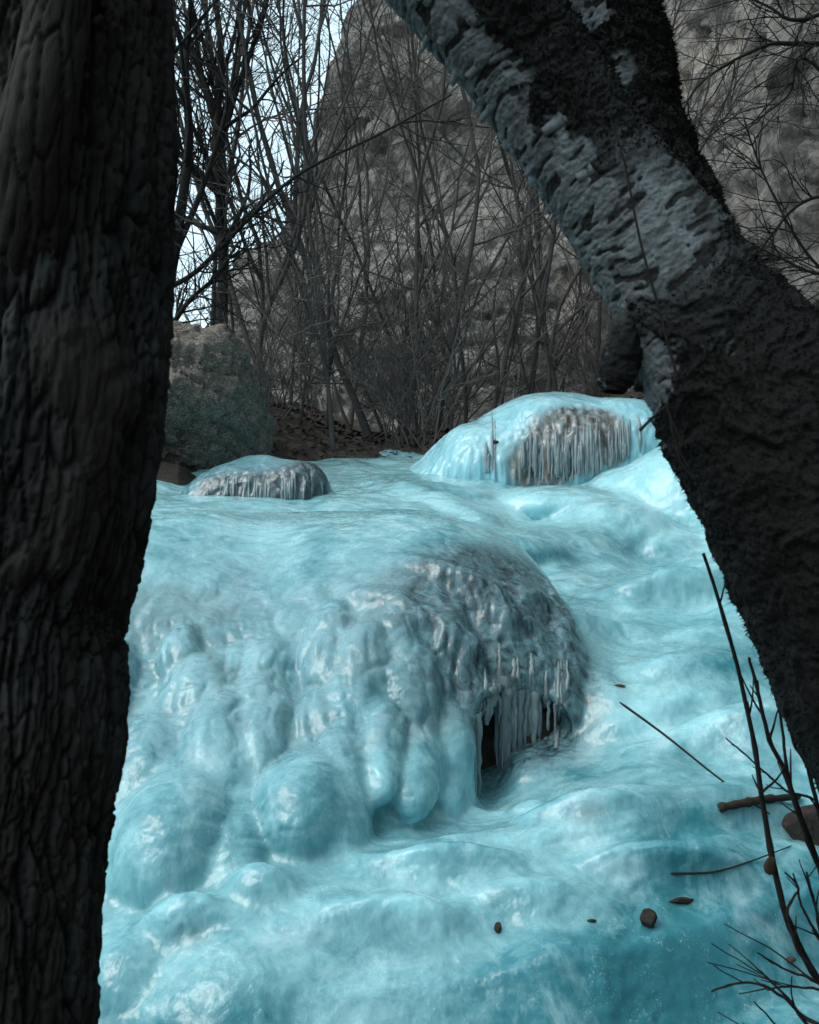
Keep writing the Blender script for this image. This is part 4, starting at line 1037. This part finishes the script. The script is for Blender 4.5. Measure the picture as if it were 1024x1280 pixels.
sb = np.array([1.28, 2.35, 0.0]); sb[2] = float(bank_z(np.array(sb[0]), np.array(sb[1]))) + .1
shr = empty('shrub', sb); tag(shr, 'dark leafless shoots rising from the ice edge below the leaning birch', 'shrub')
g = np.random.default_rng(71)
shoots = [([(1160, 1440, 2.2), (1060, 1270, 2.1), (1018, 1218, 2.05), (984, 1150, 2.0), (968, 1080, 2.0), (955, 1000, 2.0), (940, 910, 2.0), (915, 800, 2.0), (881, 690, 2.0)], .0085),
          ([(1170, 1440, 2.2), (1080, 1200, 2.05), (1030, 1090, 2.0), (1004, 1020, 1.95), (985, 965, 1.95), (965, 925, 1.95), (950, 870, 1.95), (936, 822, 1.95)], .0075),
          ([(1180, 1440, 2.25), (1080, 1180, 2.1), (1035, 1060, 2.1), (1010, 970, 2.1), (990, 930, 2.1), (978, 870, 2.1), (973, 832, 2.1)], .006),
          ([(1150, 1300, 2.15), (1050, 1150, 2.1), (1015, 1060, 2.1), (985, 975, 2.1), (976, 900, 2.1), (962, 850, 2.1), (940, 788, 2.1)], .005),
          ([(1165, 1440, 2.2), (1070, 1300, 2.0), (1024, 1215, 1.95), (1000, 1185, 1.95), (988, 1140, 1.95), (1000, 1110, 1.95), (983, 1093, 1.95)], .0045),
          ([(1165, 1440, 2.2), (1075, 1250, 2.0), (1030, 1175, 1.95), (1016, 1120, 1.95), (1008, 1086, 1.95)], .005),
          ([(1170, 1440, 2.2), (1090, 1260, 2.0), (1035, 1180, 1.95), (1005, 1130, 1.95), (992, 1088, 1.95)], .0045),
          ([(1180, 1440, 2.2), (1090, 1150, 2.1), (1040, 1000, 2.1), (1018, 940, 2.1), (1006, 900, 2.1), (1000, 860, 2.1)], .005),
          ([(1165, 1430, 2.15), (1080, 1280, 2.0), (1024, 1230, 1.95), (990, 1215, 1.95), (950, 1190, 1.95)], .004),
          ([(1165, 1430, 2.15), (1090, 1260, 2.0), (1024, 1238, 1.95), (985, 1236, 1.95), (960, 1240, 1.95)], .0035),
          ([(1160, 1440, 2.15), (1060, 1310, 1.9), (1005, 1272, 1.9), (975, 1245, 1.9), (930, 1228, 1.9), (885, 1238, 1.9)], .0045),
          ([(1160, 1440, 2.15), (1060, 1330, 1.9), (1010, 1282, 1.9), (985, 1250, 1.9), (945, 1210, 1.9)], .0045),
          ([(1150, 1440, 2.1), (1040, 1340, 1.9), (980, 1290, 1.9), (940, 1250, 1.9)], .0035),
          ([(1190, 1440, 2.3), (1090, 1150, 2.2), (1030, 1010, 2.2), (985, 985, 2.2), (950, 955, 2.2), (908, 918, 2.2)], .004)]
for path, r in shoots:
    q = catmull([P(*p_) for p_ in path], 40); q += .0016 * np.cumsum(g.normal(0, .6, q.shape), axis=0) * np.linspace(1, .6, 40)[:, None]
    q[0] = sb + g.normal(0, .03, 3) * (1, 1, .3) - (0, 0, .06)
    T = Tubes(); rr = np.linspace(r, r * .38, 40); rr[::7] *= 1.22; T.add(q - sb, rr, 7)
    for k in range(3 if r < .005 else 6):
        i = int(g.uniform(16, 37)); b = branch_path(g, q[i], side_dir(g, q[i + 1] - q[i], R(g.uniform(20, 45))), g.uniform(.015, .10 if k else .2), 6, .07, .02)
        T.add(b - sb, np.linspace(rr[i] * .6, .001, 7), 5)
    link('stem', T.mesh('stem', M['shoot']), shr)
# a broken snag leaf caught on the main shoot
p, f = rock_mesh('l', (0, 0, 0), (.010, .006, .016), 3, None, amp=.4, res=14)
link('dry_bud', make_mesh('dry_bud', p + P(963, 1083, 1.99) - sb, f, M['leaf']), shr)

def stick(name, label, pts, r, mat='shoot', cat='twig', lift=.004, taper=.5, rough=0., group=None, flat=1.0):
    q = []
    for e in pts:
        if len(e) == 2: a, nr = ice_at(*e); a = a + nr * lift
        else: a = P(*e)
        q.append(a)
    q = catmull(q, 26); b = q[0].copy()
    gk_ = np.random.default_rng(int(pts[0][0])); rr = r * np.linspace(1, taper, 26) * (1 + rough * gk_.normal(0, .25, 26)); rr[0] *= .5; rr[-1] *= .4
    T = Tubes(); T.add(q - b, rr, 8)
    vv = np.concatenate(T.v)
    me = make_mesh(name, vv, np.concatenate(T.f), M[mat]); return tag(link(name, me, loc=b), label, cat, group)
e1, _ = ice_at(935, 1002)
d2 = e1[1]
stick('fallen_twig', 'long thin straight twig lying aslant on the ice with its tip raised', [(775, 878, d2 + .55), (830, 918, d2 + .38), (890, 966, d2 + .16), (938, 1003), (962, 1018)], .0065, lift=.006)
stick('fallen_branch', 'short thick broken branch lying flat on the ice next to the dark rock', [(897, 1011), (925, 1005), (955, 1001), (1000, 998)], .020, 'wood', 'branch', .012, .7, .5)
stick('fallen_twig', 'thin curved twig resting on the ice below the broken branch', [(838, 1092), (890, 1090), (935, 1078), (990, 1058)], .005, lift=.004)
p, f = rock_mesh('b', (0, 0, 0), (.17, .18, .12), 12, None, amp=.2, res=48, facet=.3)
c, _ = ice_at(1010, 1056)
tag(link('rock', make_mesh('rock', p, f, M['brown_rock']), loc=c + np.array([.10, .10, .03])), 'dark rock frozen into the ice at the foot of the leaning birch', 'rock')
def pebble(name, label, px, py, r, seed, mat, rot=0., cat='stone', amp=.2, facet=.5):
    c, nr = ice_at(px, py); p, f = rock_mesh('p', (0, 0, 0), r, seed, None, rot=rot, amp=amp, res=22, facet=facet)
    return tag(link(name, make_mesh(name, p, f, M[mat], smooth_shade=False), loc=c + nr * r[2] * .55), label, cat)
pebble('stone', 'brown angular stone lying on the lower ice shelf', 808, 1154, (.036, .03, .038), 5, 'stone', .4)
pebble('wood_chunk', 'small rough chunk of brown wood on ice behind the angular stone', 851, 1127, (.052, .018, .014), 8, 'wood', .25, 'wood')
pebble('stone', 'tiny upright brown stone on the crest of the lower ice shelf', 622, 1162, (.014, .012, .022), 9, 'stone', .2)
pebble('wood_chip', 'tiny flat dark wood chip on the ice crest between the stones', 740, 1152, (.018, .010, .006), 10, 'wood', .1, 'wood')
pebble('dry_leaf', 'little dark curled leaf on the ice above the long twig', 776, 858, (.032, .016, .008), 13, 'leaf', -.1, 'leaf', .4)
pebble('dry_leaf', 'dark dry leaf on the ice under the leafless shoots', 987, 1199, (.030, .018, .010), 15, 'leaf', .5, 'leaf', .5)
pebble('stone', 'small brown stone showing through the ice by the birch stem', 912, 701, (.07, .06, .03), 17, 'stone', 0)
uo = [c_ for c_ in up.children if c_.name.startswith('ice_cap')][0]
dirv = Vector(P(620, 553, 1.0) - np.array([0, 0, CAMZ])).normalized()
ok, loc, nr, _ = uo.ray_cast(Vector((0, 0, CAMZ)) - Vector(ub), dirv)
if ok:
    p, f = rock_mesh('p', (0, 0, 0), (.032, .03, .03), 19, None, amp=.25, res=20, facet=.5)
    tag(link('stone', make_mesh('stone', p, f, M['stone'], smooth_shade=False), loc=np.array(loc) + ub), 'small dark stone stuck in the side of the large icy boulder', 'stone')
# conifers on the rim
bpy.context.view_layer.update(); dg = bpy.context.evaluated_depsgraph_get()
for k, (px, d) in enumerate([(392, 37), (402, 36.5), (412, 37), (420, 37.5), (378, 37), (366, 38), (430, 38), (440, 38)]):
    x_ = (px - CX) / F * d; ok, loc, nr, _, ob, _ = scene.ray_cast(dg, Vector((x_, d, 60)), Vector((0, 0, -1)))
    if not ok: continue
    tree('conifer', 'small dark conifer clinging to the rim of the tall cliff', cn[k % 3][0], cn[k % 3][1], loc, group='conifers on the cliff rim', rotz=k * 1.3, scale=.8 + .1 * (k % 4))
